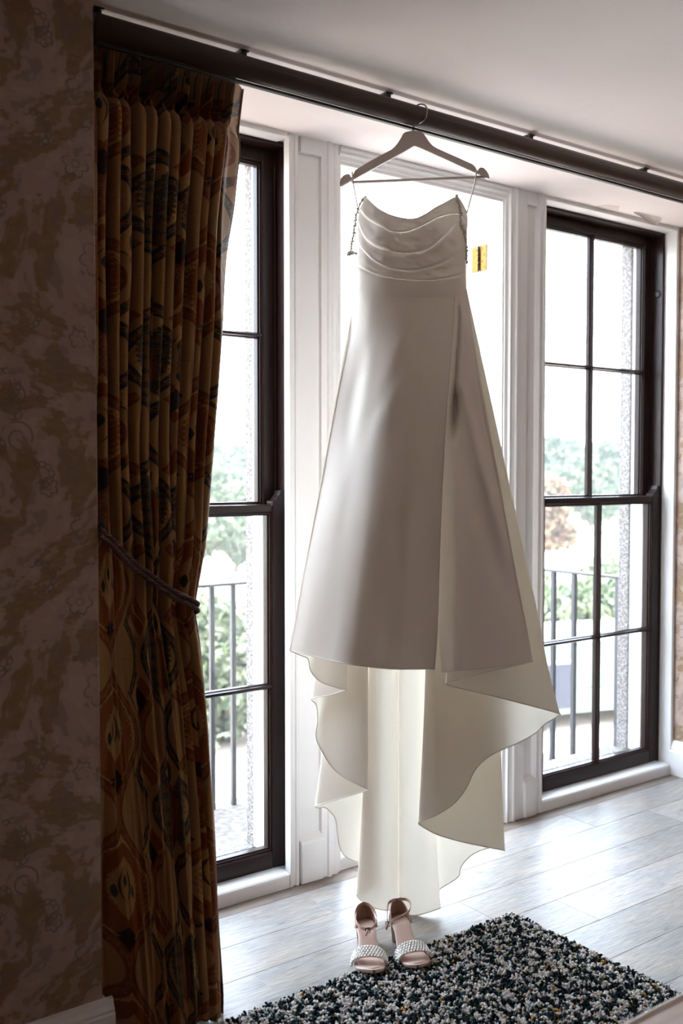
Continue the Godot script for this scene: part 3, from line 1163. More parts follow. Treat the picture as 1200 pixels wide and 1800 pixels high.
	box(st, Vector3(-2.0, 1.59, -0.85), Vector3(2.1, 1.80, 0.85), 0.12)
	obj("roof", st, M.van_roof, van)
	st = mb()
	box(st, Vector3(-1.75, 0.45, 0.895), Vector3(-0.62, 1.30, 0.915), 0.008)
	obj("window", st, M.dark_glass, van)
	st = mb()
	box(st, Vector3(-1.80, 1.30, 0.895), Vector3(-0.55, 1.37, 0.93), 0.008)
	obj("window_hood", st, M.van_roof, van)
	for x in [0.05, 1.4]:
		st = mb()
		box(st, Vector3(x, 0.4, 0.898), Vector3(x + 0.03, 1.55, 0.91), 0.004)
		obj("door_seam", st, M.van_roof, van)
	st = mb()
	box(st, Vector3(-0.5, 0.80, 0.898), Vector3(2.2, 0.83, 0.912), 0.004)
	obj("side_strip", st, M.iron, van)
	for x in [-1.4, 1.4]:
		for zz in [-0.92, 0.74]:
			st = mb(false)
			lathe(st, [Vector2(0, 0), Vector2(0.32, 0), Vector2(0.35, 0.04), Vector2(0.35, 0.16), Vector2(0.32, 0.19), Vector2(0, 0.19)], Vector3(x, 0.36, zz), Vector3(0, 0, 1), 18)
			obj("wheel", st, M.tyre, van)

# ---------------------------------------------------------------- curtain pole, curtain, tieback
const POLE_Y := 2.3885
const POLE_Z := -2.212

func build_pole() -> void:
	var p := thing("curtain_pole", "long dark wooden curtain pole fixed under the ceiling across the bay", "curtain pole", Vector3(0, POLE_Y, POLE_Z))
	var st := mb(false)
	lathe(st, [Vector2(0, 0), Vector2(0.029, 0), Vector2(0.029, PX1 - PX0 - 0.01), Vector2(0, PX1 - PX0 - 0.01)], Vector3(PX0 + 0.005, 0, 0), Vector3(1, 0, 0), 36)
	obj("pole", st, M.pole, p)
	st = mb()
	box(st, Vector3(PX0 + 0.01, -0.036, -0.022), Vector3(PX1 - 0.01, -0.029, -0.006), 0.002)
	obj("track", st, M.bracket, p)
	for x in [0.957, 1.351, 1.83, 2.421, 3.012, 3.6]:
		st = mb()
		box(st, Vector3(x - 0.008, 0.020, -0.045), Vector3(x + 0.008, SOFF - POLE_Y + 0.001, -0.020), 0.003)
		box(st, Vector3(x - 0.013, SOFF - POLE_Y - 0.003, -0.05), Vector3(x + 0.013, SOFF - POLE_Y + 0.001, -0.018), 0.001)
		obj("bracket", st, M.bracket, p)

# right edge of the curtain at height y
func curtain_right(y: float) -> float:
	var t := [[2.36, 1.372], [2.22, 1.352], [2.0, 1.322], [1.76, 1.303], [1.55, 1.283], [1.33, 1.260], [1.17, 1.245], [1.06, 1.222], [1.015, 1.214], [0.93, 1.228], [0.77, 1.247], [0.51, 1.266], [0.27, 1.275], [0.05, 1.290], [0.0, 1.289]]
	for i in t.size() - 1:
		if y >= t[i + 1][0]:
			return lerpf(t[i + 1][1], t[i][1], (y - t[i + 1][0]) / (t[i][0] - t[i + 1][0]))
	return t[-1][1]

func build_curtain() -> void:
	var c := thing("curtain", "heavy pleated curtain printed with rust and dark ogee leaves, tied back at left", "curtain", Vector3(0, 0, 0))
	var NU := 420
	var NV := 150
	var g := []
	var uvs := []
	var n := noiser(1.0, 6, 2)
	for j in NV + 1:
		var y := 2.394 * (1.0 - float(j) / NV) + 0.004
		var xr := curtain_right(y)
		var row := []
		var ur := []
		var up := smoothstep(0.95, 1.5, y)
		var top := smoothstep(2.255, 2.275, y)
		var waist := bump(y - 1.05, 0.22)
		for i in NU + 1:
			var u := float(i) / NU
			# folds crowd towards the right edge lower down
			var bend := lerpf(pow(u, 1.75), pow(u, 1.15), up)
			var flap := u / 0.95 * 0.915 if u < 0.95 else 0.915 + (u - 0.95) / 0.05 * 0.085
			var wide := lerpf(pow(u, 0.62), flap, up)
			var w := n.get_noise_2d(u * 9.0, y * 0.7) * 1.7
			var ph := TAU * (12.5 * u) + w * (1.0 - top)
			# crisp ridges, deeper valleys
			var rg := cos(ph)
			var f := signf(rg) * pow(absf(rg), 0.75)
			var slow := cos(TAU * (2.1 * u + 0.12) + w)
			var hi := 0.042 * f
			var lo := 0.022 * slow + (0.022 * f if u > 0.52 else 0.022 * f * smoothstep(0.40, 0.52, u))
			var z := lerpf(lo, hi, up)
			# heading: pinched pairs of pleats
			var pr := cos(TAU * 25.0 * u)
			var pinch := bump(y - 2.262, 0.018)
			z = lerpf(z, 0.024 * f + 0.011 * pr, top)
			z -= pinch * 0.022 * maxf(0.0, rg)
			z *= lerpf(1.0, 0.75, waist) * lerpf(1.0, 1.0 - smoothstep(0.95, 0.97, u), smoothstep(1.65, 2.1, y))
			var x := lerpf(PX0 + 0.004, xr, wide) + (sin(ph) * 0.009 * lerpf(smoothstep(0.45, 0.6, u), 1.0, up)) * (1.0 - top)
			x += pinch * -0.014 * sin(ph) * (1.0 - smoothstep(0.92, 0.95, u))
			x = maxf(x, PX0 + 0.004)
			if i == 0:
				x = PX0 + 0.004
			var bz := 0.13 * smoothstep(0.95, 0.0, y) * smoothstep(0.0, 0.09, u) * (1.0 - 0.35 * smoothstep(0.75, 1.0, u))
			x -= bz * 0.57 * u
			var zc := -2.262 - 0.012 * (1.0 - up) + bz - 0.022 * smoothstep(2.20, 2.30, y)
			if u > 0.95:
				var open := smoothstep(1.65, 2.1, y)
				var back := (u - 0.95) / 0.05 * lerpf(0.03, 0.075, open)
				zc -= back
				x += back * 0.57 * open
			row.append(Vector3(x, y, zc + z))
			ur.append(Vector2(u * 0.64 / 0.48 + 0.16, (y * -1.0) / 0.37 + 0.43))
		g.append(row)
		uvs.append(ur)
	var st := mb(false)
	sheet(st, g, uvs)
	obj("drape", st, M.curtain, c)
	# turned edge facing the room along the right side
	st = mb(false)
	var e := []
	for j in NV + 1:
		e.append(g[j][NU] + Vector3(0.001, 0, 0.002))
	tube(st, e, 0.0022, 6)
	obj("leading_edge", st, M.curtain, c)
	for k in 12:
		st = mb(false)
		var u := (k + 0.5) / 12.5
		var p: Vector3 = g[0][int(u * NU)]
		tube(st, [Vector3(p.x, 2.364, -2.243), Vector3(p.x, 2.34, -2.262), Vector3(p.x, 2.30, -2.27)], 0.002, 5)
		obj("curtain_hook", st, M.bracket, c)
	# tieback: two twisted cords from the hook, round the curtain
	var t := thing("rope_tieback", "brown twisted double cord tying the printed curtain back", "tieback")
	for k in 2:
		var path := []
		var off := 0.008 - 0.016 * k
		for q in [[173, 934, -2.196], [200, 958, -2.205], [230, 990, -2.214], [262, 1015, -2.214], [300, 1042, -2.212], [330, 1057, -2.214], [345, 1066, -2.226]]:
			var p := at_wall(q[0], q[1], q[2])
			path.append(p + Vector3(0, off, 0.006))
		path.append(Vector3(path[-1].x + 0.014, path[-1].y - 0.012, -2.262))
		path.append(Vector3(path[-1].x - 0.012, path[-1].y - 0.004, -2.305))
		path.append(Vector3(path[-1].x - 0.09, path[-1].y + 0.04, -2.325))
		path.append(Vector3(0.95, 1.20 + off, -2.30))
		var fine := smooth_path(path, 220)
		for strand in 3:
			st = mb(false)
			var tw := []
			for i in fine.size():
				var d: Vector3 = (fine[mini(i + 1, fine.size() - 1)] - fine[maxi(i - 1, 0)]).normalized()
				var a := d.cross(Vector3.UP).normalized()
				var b := a.cross(d)
				var f := i * 0.62 + strand * TAU / 3.0
				tw.append(fine[i] + (a * cos(f) + b * sin(f)) * 0.0032)
			tube(st, tw, 0.0036, 6)
			obj("cord_strand", st, M.rope, t)
	var hk := thing("tieback_hook", "small black knob on the wall end holding the curtain cord", "hook", Vector3(PX0, 1.235, -2.215))
	st = mb(false)
	lathe(st, [Vector2(0, 0), Vector2(0.006, 0), Vector2(0.005, 0.008), Vector2(0.010, 0.012), Vector2(0.012, 0.016), Vector2(0.009, 0.021), Vector2(0, 0.023)], Vector3.ZERO, Vector3(1, 0, 0), 14)
	obj("knob", st, M.bracket, hk)

# ---------------------------------------------------------------- hanger
const DD := 2.92

func dp(x: float, y: float, dz := 0.0) -> Vector3:
	return at_depth(x, y, DD + dz)

func build_hanger() -> void:
	var h := thing("coat_hanger", "pale painted wooden hanger hooked over the dark pole, holding the dress", "hanger")
	var o := dp(727, 322)
	var ax := (vright + flat_fwd * -0.085).normalized()
	var ay := Vector3.UP
	var k := DD / FOCAL
	var c := func(x: float, y: float) -> Vector2:
		return Vector2((590.0 + x * 0.23333 - 727.0) * k, (322.0 - 170.0 - y * 0.23333) * k)
	var poly := PackedVector2Array()
	for q in [[34, 656], [36, 630], [46, 604], [64, 586], [84, 577], [102, 576], [113, 583], [118, 598], [124, 600], [136, 578], [152, 548], [220, 508], [290, 470], [362, 434], [420, 405], [446, 384], [470, 355], [492, 320], [506, 292], [524, 279], [548, 274], [585, 271], [622, 273], [645, 280], [660, 295], [678, 322], [702, 358], [728, 386], [756, 404], [880, 462], [1020, 528], [1040, 548], [1052, 574], [1060, 574], [1068, 558], [1084, 552], [1102, 558], [1122, 578], [1138, 606], [1145, 634], [1134, 634], [1090, 612], [1050, 596], [900, 524], [740, 448], [628, 396], [600, 384], [588, 382], [575, 388], [480, 440], [340, 512], [220, 574], [130, 620], [96, 640], [50, 664], [38, 664]]:
		poly.append(c.call(q[0], q[1]))
	var st := mb()
	var nrm := ax.cross(ay).normalized()
	# body with softened edges: three layers, the outer ones slightly smaller
	var th := 0.0075
	var small := Geometry2D.offset_polygon(poly, -0.0018)
	prism(st, poly, o - nrm * (th * 0.7), ax, ay, nrm * th * 1.4)
	for q in small:
		prism(st, q, o - nrm * th, ax, ay, nrm * th * 2.0)
	obj("shoulder_arms", st, M.hanger, h)
	st = mb(false)
	var b0: Vector2 = c.call(122, 634)
	var b1: Vector2 = c.call(1116, 618)
	tube(st, [o + ax * b0.x + ay * b0.y, o + ax * b1.x + ay * b1.y], 0.0042, 12)
	obj("trouser_bar", st, M.hanger, h)
	st = mb(false)
	var neck: Vector2 = c.call(585, 274)
	var pn := o + ax * neck.x + ay * neck.y
	var top := Vector3(pn.x, POLE_Y, POLE_Z)
	var path := [pn]
	var lean := vright * 0.014
	path.append(pn + Vector3(0, 0.014, 0))
	for a in [-35, -10, 15, 40, 65, 90, 115, 140, 165]:
		var f := deg_to_rad(a)
		path.append(top + lean * (0.4 + 0.6 * cos(f - 0.6)) + Vector3(0, sin(f) * 0.0325, cos(f) * 0.0325))
	tube(st, smooth_path(path, 60), 0.0023, 8)
	obj("hook", st, M.chrome, h)

# ---------------------------------------------------------------- dress
func placed(g: Array) -> Array:
	var r := []
	for row in g:
		var q := []
		for p in row:
			q.append(dp(p.x, p.y, p.z))
		r.append(q)
	return r

func by_x(p: Array, u: float) -> Vector2:
	var x: float = lerpf(p[0].x, p[-1].x, u)
	for i in p.size() - 1:
		if x <= p[i + 1].x or i == p.size() - 2:
			var t: float = (x - p[i].x) / (p[i + 1].x - p[i].x)
			return cat(p[maxi(i - 1, 0)], p[i], p[i + 1], p[mini(i + 2, p.size() - 1)], clampf(t, 0, 1))
	return p[-1]

func V2(a: Array) -> Array:
	var r := []
	for q in a:
		r.append(Vector2(q[0], q[1]))
	return r

func build_dress() -> void:
	var d := thing("wedding_dress", "long ivory satin strapless wedding dress with draped bodice and cascading train", "dress")
	# bodice: bands between the drape folds
	var folds := [
		V2([[641, 347], [645, 349], [660, 363], [679, 375], [700, 382], [725, 385], [745, 378], [767, 364], [785, 355], [798, 348], [806, 349], [821, 374]]),
		V2([[631, 369], [646, 386], [669, 399], [690, 407], [715, 407], [738, 398], [756, 389], [775, 380], [797, 376], [810, 378], [822, 388]]),
		V2([[628, 391], [643, 422], [669, 438], [702, 444], [730, 444], [758, 434], [784, 411], [805, 391], [821, 400]]),
		V2([[629.5, 432], [658, 460], [692, 473], [733, 475], [775, 463], [800, 448], [818.5, 436]]),
		V2([[628.5, 469], [658, 482], [700, 490], [754, 492.5], [790, 488], [817, 480]]),
		V2([[624, 511], [650, 517.5], [690, 521.5], [717, 523], [767, 522.5], [800, 520], [819.5, 517]])]
	var nu := 90
	var bands := []
	var lips := [0.010, 0.013, 0.012, 0.011, 0.006]
	var nz := noiser(1.0, 17, 2)
	for b in 5:
		var g := []
		var ns := 12
		for j in ns + 1:
			var s := float(j) / ns
			var row := []
			for i in nu + 1:
				var u := float(i) / nu
				var p: Vector2 = by_x(folds[b], u).lerp(by_x(folds[b + 1], u), s)
				var e := (p.x - 722.0) / 101.0
				var dz := -0.088 * sqrt(maxf(0.0, 1.0 - e * e))
				var busty := bump(p.y - 408.0, 42.0) * (bump(p.x - 676.0, 34.0) + bump(p.x - 778.0, 34.0))
				dz -= 0.020 * busty
				var mid := 1.0 - absf(2.0 * u - 1.0)
				var lip: float = lips[b] * (0.45 + 0.75 * minf(1.0, mid * 2.0))
				# each band swells down to its lower fold, then tucks under
				var q := pow(s, 1.3) if s < 0.9 else pow(0.9, 1.3) * (1.0 - pow((s - 0.9) / 0.1, 2.0) * 0.75)
				if b == 4:
					q = 0.9 * smoothstep(0.0, 0.12, s) * (1.0 - 0.35 * s)
				dz -= lip * q
				if b < 4:
					dz -= 0.0042 * nz.get_noise_2d(p.x * 0.020 + p.y * 0.018, p.y * 0.045 - p.x * 0.012) * smoothstep(0.0, 0.3, mid) * sin(PI * s)
				row.append(Vector3(p.x, p.y, dz))
			g.append(row)
		bands.append(g)
	var st := mb(false)
	for b in 4:
		sheet(st, placed(bands[b]))
	obj("bodice", st, M.satin_lined, d)
	st = mb(false)
	sheet(st, placed(bands[4]))
	obj("waistband", st, M.satin_lined, d)
	# back of the bodice
	st = mb(false)
	var back := []
	for j in 13:
		var s := j / 12.0
		var row := []
		for i in 41:
			var u := i / 40.0
			var a: Vector2 = by_x(folds[0], u)
			var y := lerpf(lerpf(a.y, 420.0, sin(PI * u)), by_x(folds[5], u).y, s)
			var x: float = lerpf(a.x, by_x(folds[5], u).x, s)
			var e := (x - 722.0) / 101.0
			row.append(Vector3(x, y, 0.055 * sqrt(maxf(0.0, 1.0 - e * e))))
		back.append(row)
	sheet(st, placed(back))
	obj("bodice_back", st, M.satin_lined, d)
	# neckline edge
	st = mb(false)
	var ne := []
	for p in bands[0][0]:
		ne.append(dp(p.x, p.y, p.z))
	tube(st, ne, 0.0016, 6)
	obj("neckline_edge", st, M.hem, d)

	# front skirt, left overlay
	var lev := [[515, 624, 799, 0.0], [580, 612, 796, -0.006], [700, 588, 786.5, -0.015], [850, 563, 777.5, -0.022], [1000, 534.5, 772, -0.028], [1100, 517, 768, -0.03], [1143, 508, 763.5, -0.03]]
	var rows := []
	for k in lev.size():
		var L: Array = lev[k]
		var row := []
		var f := k / 6.0
		for i in 13:
			var t := i / 12.0
			var x := lerpf(L[1], L[2], t)
			var y: float = L[0]
			if k == 0:
				y = by_x(folds[5], (x - 624.0) / 195.5).y - 9.0
			if k == 6:
				y = 1143.0 + 34.0 * sin(minf(1.0, t * 1.25) * PI * 0.5) - 1.0 * t
			if k == 5:
				y = 1095.0 + 22.0 * sin(minf(1.0, t * 1.25) * PI * 0.5)
			var e := (x - 722.0) / 101.0
			var waist := -0.086 * sqrt(maxf(0.0, 1.0 - e * e))
			var out := -0.165 * sin(PI * 0.5 * minf(1.0, t / 0.70)) + 0.014 * smoothstep(0.70, 1.0, t)
			var dz := lerpf(waist + 0.003, L[3] + out, smoothstep(0.0, 0.55, f) * 0.95 + 0.05 * f)
			# soft standing folds
			dz += f * (0.004 * cos(TAU * (t * 1.6 + 0.05)) + 0.003 * cos(TAU * (t * 3.1 + 0.3 * f)))
			row.append(Vector3(x, y, dz))
		rows.append(row)
	var g1 := loft(rows, 80, 90)
	for j in g1.size():
		for i in g1[j].size():
			var p: Vector3 = g1[j][i]
			# drag lines running down from the waist
			p.z += 0.0055 * bump(p.x - (770.0 - (p.y - 523.0) * 0.55), 16.0) * bump(p.y - 620.0, 110.0)
			p.z -= 0.0050 * bump(p.x - (735.0 - (p.y - 523.0) * 0.30), 20.0) * bump(p.y - 660.0, 120.0)
			g1[j][i] = p
	st = mb(false)
	var w1 := placed(g1)
	sheet(st, w1)
	obj("skirt_panel", st, M.satin_lined, d)
	# front skirt, right panel under the overlay
	var lev2 := [[515, 785, 820.5, -0.060, 0.0], [580, 782, 830, -0.066, -0.008], [650, 775, 841, -0.075, -0.014], [720, 768, 852, -0.085, -0.020], [790, 764, 867, -0.094, -0.026], [850, 770, 878.5, -0.100, -0.032], [945, 774, 895, -0.112, -0.042], [1040, 772, 913, -0.122, -0.052], [1110, 772, 927, -0.128, -0.060], [1163, 776, 936, -0.130, -0.066]]
	rows = []
	for k in lev2.size():
		var L: Array = lev2[k]
		var row := []
		for i in 9:
			var t := i / 8.0
			var x := lerpf(L[1], L[2], t)
			var y: float = L[0]
			if k == 0:
				y = by_x(folds[5], clampf((x - 624.0) / 195.5, 0, 1)).y - 9.0
			if k == 9:
				y = lerpf(1182.0, 1163.0, pow(t, 1.3)) 
			if k == 8:
				y = lerpf(1118.0, 1110.0, t)
			row.append(Vector3(x, y, lerpf(L[3], L[4], pow(t, 1.8)) - 0.018 * sin(PI * t) * k / 9.0))
		rows.append(row)
	var g2 := loft(rows, 70, 110)
	for j in g2.size():
		for i in g2[j].size():
			var p: Vector3 = g2[j][i]
			var y := p.y
			# pleat tongue, the groove beside it and the hollow below
			var gx := 804.0 - 6.0 * smoothstep(560.0, 700.0, y)
			p.z += 0.020 * bump(p.x - gx - 1.0, 4.0) * smoothstep(520.0, 560.0, y) * (1.0 - smoothstep(690.0, 760.0, y))
			p.z -= 0.012 * bump(p.x - (gx - 9.0), 6.0) * smoothstep(530.0, 620.0, y) * (1.0 - smoothstep(740.0, 800.0, y))
			var hx := 803.0 - (y - 680.0) * 0.10
			p.z += 0.045 * bump(p.x - hx, 9.0) * smoothstep(672.0, 700.0, y) * (1.0 - smoothstep(740.0, 800.0, y))
			var rx := 809.0 + (y - 676.0) * 0.27
			p.z -= 0.016 * bump(p.x - rx, 10.0) * smoothstep(660.0, 690.0, y) * (1.0 - smoothstep(860.0, 1000.0, y))
			p.z += 0.012 * bump(p.x - (rx - 24.0), 16.0) * smoothstep(760.0, 860.0, y) * (1.0 - smoothstep(960.0, 1100.0, y))
			p.z -= 0.008 * bump(p.x - 800.0, 10.0) * smoothstep(780.0, 840.0, y)
			g2[j][i] = p
	st = mb(false)
	var w2 := placed(g2)
	sheet(st, w2)
	obj("skirt_panel", st, M.satin_lined, d)
	st = mb(false)
	tube(st, w1[-1], 0.0016, 5)
	tube(st, w2[-1], 0.0016, 5)
	var e1 := []
	for r in w1:
		e1.append(r[-1])
	tube(st, e1, 0.0012, 5)
	obj("hem", st, M.hem, d)

	# sides and train: one cloth falling in a waterfall of folds; each entry is a point of the hem
	# (x, y, depth) and where the cloth runs higher up (x, y, depth)
	var fall := [
		[508, 1143, -0.030, 517, 1100, -0.030], [528, 1152, 0.004, 537, 1100, 0.0], [541, 1158, 0.028, 548, 1120, 0.02], [546, 1180, 0.036, 556, 1120, 0.030], [562, 1198, 0.030, 570, 1120, 0.026], [585, 1207, 0.018, 590, 1120, 0.016], [603, 1212, 0.007, 608, 1130, 0.006], [609, 1213, 0.005, 612, 1130, 0.004],
		[603, 1215, 0.012, 608, 1130, 0.010], [580, 1222, 0.036, 588, 1140, 0.034], [556, 1226, 0.062, 564, 1140, 0.060], [547, 1230, 0.076, 556, 1140, 0.074], [556, 1240, 0.086, 566, 1150, 0.084],
		[558, 1266, 0.096, 572, 1150, 0.092], [555, 1296, 0.100, 580, 1150, 0.094], [568, 1325, 0.090, 592, 1150, 0.086], [584, 1350, 0.077, 602, 1150, 0.076], [606, 1368, 0.060, 618, 1150, 0.060], [630, 1380, 0.046, 634, 1150, 0.048], [643, 1386, 0.042, 644, 1150, 0.044], [647, 1388, 0.046, 647, 1150, 0.048],
		[640, 1391, 0.056, 642, 1150, 0.058], [600, 1403, 0.086, 612, 1150, 0.086], [566, 1413, 0.112, 588, 1160, 0.108], [553, 1417, 0.126, 580, 1160, 0.120], [560, 1420, 0.132, 586, 1160, 0.126],
		[572, 1420, 0.134, 594, 1160, 0.130], [588, 1437, 0.134, 602, 1160, 0.132], [592, 1460, 0.134, 608, 1160, 0.132], [595, 1482, 0.134, 612, 1160, 0.134], [604, 1503, 0.134, 620, 1160, 0.136], [627, 1515, 0.138, 640, 1160, 0.140], [655, 1524, 0.142, 660, 1160, 0.145], [662, 1530, 0.136, 664, 1160, 0.140],
		[645, 1552, 0.116, 656, 1160, 0.120], [629, 1570, 0.100, 650, 1160, 0.106], [626, 1573, 0.094, 649, 1160, 0.100], [632, 1581, 0.088, 653, 1160, 0.094], [645, 1590, 0.083, 660, 1160, 0.090], [660, 1597, 0.082, 668, 1160, 0.088], [683, 1600, 0.088, 686, 1160, 0.094], [694, 1594, 0.098, 695, 1160, 0.102], [698, 1585, 0.110, 698, 1160, 0.112], [700, 1572, 0.122, 699.5, 1160, 0.122],
		[703, 1578, 0.112, 701, 1160, 0.112], [707, 1598, 0.100, 704, 1160, 0.102], [722, 1609, 0.090, 715, 1160, 0.094], [748, 1605, 0.088, 735, 1160, 0.094], [768, 1598, 0.094, 750, 1160, 0.104], [774, 1595, 0.104, 754, 1160, 0.114], [771, 1585, 0.118, 753, 1160, 0.124], [768, 1572, 0.130, 752, 1160, 0.132],
		[774, 1562, 0.138, 762, 1160, 0.138], [790, 1552, 0.141, 775, 1160, 0.141], [806, 1540, 0.142, 788, 1160, 0.142], [811, 1522, 0.142, 796, 1160, 0.142], [830, 1502, 0.141, 812, 1160, 0.141], [856, 1491, 0.138, 834, 1160, 0.138], [876, 1489, 0.128, 866, 1160, 0.128], [884, 1493, 0.118, 873, 1160, 0.118], [887, 1495, 0.108, 876, 1160, 0.110],
		[882, 1494, 0.100, 872, 1160, 0.102], [850, 1488, 0.088, 846, 1160, 0.092], [808, 1479, 0.078, 812, 1160, 0.084], [768, 1467, 0.066, 776, 1160, 0.074], [742, 1453, 0.054, 754, 1160, 0.064], [735, 1447, 0.046, 748, 1160, 0.056],
		[741, 1443, 0.036, 750, 1160, 0.048], [755, 1438, 0.030, 757, 1160, 0.042], [771, 1431, 0.028, 766, 1160, 0.040], [800, 1411, 0.030, 784, 1160, 0.042], [821, 1383, 0.034, 802, 1160, 0.044], [834, 1355, 0.038, 818, 1160, 0.046], [854, 1334, 0.040, 838, 1160, 0.046], [876, 1321, 0.040, 860, 1160, 0.046], [912, 1305, 0.036, 896, 1160, 0.042], [942, 1288, 0.028, 924, 1160, 0.034], [956, 1274, 0.020, 938, 1140, 0.026], [972, 1264, 0.012, 946, 1110, 0.018], [981, 1258, 0.004, 949, 1103, 0.010], [984, 1256, -0.004, 950, 1103, 0.0],
		[978, 1253, -0.012, 946, 1103, -0.010], [930, 1240, -0.024, 908, 1103, -0.024], [880, 1227, -0.032, 870, 1103, -0.034], [836, 1217, -0.040, 836, 1103, -0.042], [800, 1208, -0.048, 803, 1103, -0.050], [785, 1203, -0.054, 790, 1103, -0.056], [783, 1201, -0.060, 788, 1103, -0.062], [790, 1199, -0.066, 794, 1103, -0.066],
		[836, 1187, -0.068, 836, 1103, -0.066], [880, 1176, -0.067, 876, 1103, -0.064], [920, 1167, -0.066, 910, 1103, -0.062], [936, 1163, -0.066, 925, 1103, -0.062]]
	var cols := []
	for q in fall:
		var wx := 722.0 + clampf((q[3] - 722.0) * 0.46, -96.0, 98.0)
		var edge: bool = q[3] > 925.0 and q[2] < 0.02
		if edge:
			wx = 820.5
		var e := (wx - 722.0) / 101.0
		var wz := clampf(q[5] * 0.35, -0.02, 0.05) * sqrt(maxf(0.0, 1.0 - e * e))
		var a := Vector3(wx, 515.0, wz)
		var b := Vector3(q[3], q[4], q[5])
		var h := Vector3(q[0], q[1], q[2])
		var mid := a.lerp(b, 0.5)
		if q[3] < 530.0:
			mid = Vector3(566.0, 830.0, -0.022)
			a = Vector3(624, 515, 0.0)
		var c := []
		for j in 9:
			var t := j / 8.0
			c.append(a.lerp(mid, t * 2.0) if t < 0.5 else mid.lerp(b, t * 2.0 - 1.0))
		for j in range(1, 15):
			var t := j / 14.0
			# from the hip the cloth hangs, swinging out a little to its hem
			var p := b.lerp(h, t)
			p.x = lerpf(b.x, h.x, lerpf(t, t * t, 0.35))
			c.append(p)
		cols.append(c)
	var g3 := []
	for j in cols[0].size():
		var line := []
		for c in cols:
			line.append(c[j])
		g3.append(smooth_path(line, (cols.size() - 1) * 4))
	var w3 := placed(g3)
	st = mb(false)
	sheet(st, w3)
	obj("train", st, M.satin, d)
	st = mb(false)
	tube(st, w3[-1], 0.0017, 5)
	obj("train_hem", st, M.hem, d)
	# straps of small beads: looped up over the hanger, and the loose strands
	var strands := [
		[[619, 303, 0.012], [620, 318, 0.004], [624, 340, -0.004], [628, 362, -0.010]],
		[[643, 346, -0.012], [634, 356, -0.016], [628, 370, -0.012], [624, 392, -0.008], [620, 418, -0.006], [616, 441, -0.004], [612, 447, -0.006], [618, 444, -0.01], [626, 446, -0.006]],
		[[837, 300, -0.026], [835, 318, -0.022], [828, 345, -0.014], [821, 372, -0.006]],
		[[801, 344, -0.066], [805, 355, -0.064], [809, 375, -0.058], [809, 395, -0.056], [813, 402, -0.052], [818, 420, -0.040], [820, 445, -0.030], [819, 462, -0.028]]]
	for s in strands.size():
		var pts := []
		for q in strands[s]:
			pts.append(dp(q[0], q[1], q[2]))
		var path := smooth_path(pts, 80)
		var len := 0.0
		for i in 80:
			len += path[i].distance_to(path[i + 1])
		st = mb(false)
		var nb := int(len / 0.0029)
		var rr := RandomNumberGenerator.new()
		rr.seed = s + 1
		for i in nb + 1:
			var p: Vector3 = along(path, float(i) / nb)
			if s % 2 == 0:
				ball(st, p, 0.0025, 6, 4)
			else:
				p += Vector3(rr.randf_range(-1, 1), rr.randf_range(-1, 1), rr.randf_range(-1, 1)) * 0.0034
				ball(st, p, rr.randf_range(0.0026, 0.0044), 6, 4)
		tube(st, path, 0.0012 if s % 2 == 0 else 0.0026, 6)
		var o := obj("bead_strap", st, M.pearl, d)
		o.set_meta("kind", "stuff")

# ---------------------------------------------------------------- sandals
func foot_y(z: float) -> float:
	return lerpf(0.060, 0.013, smoothstep(0.050, 0.165, z)) + 0.004 * smoothstep(0.20, 0.24, z)

func foot_w(z: float) -> float:
	var t := [[0.0, 0.004], [0.004, 0.015], [0.012, 0.023], [0.028, 0.028], [0.05, 0.028], [0.09, 0.025], [0.125, 0.030], [0.160, 0.039], [0.185, 0.042], [0.205, 0.040], [0.222, 0.033], [0.233, 0.022], [0.239, 0.010], [0.24, 0.003]]
	for i in t.size() - 1:
		if z <= t[i + 1][0]:
			return lerpf(t[i][1], t[i + 1][1], (z - t[i][0]) / (t[i + 1][0] - t[i][0]))
	return 0.003

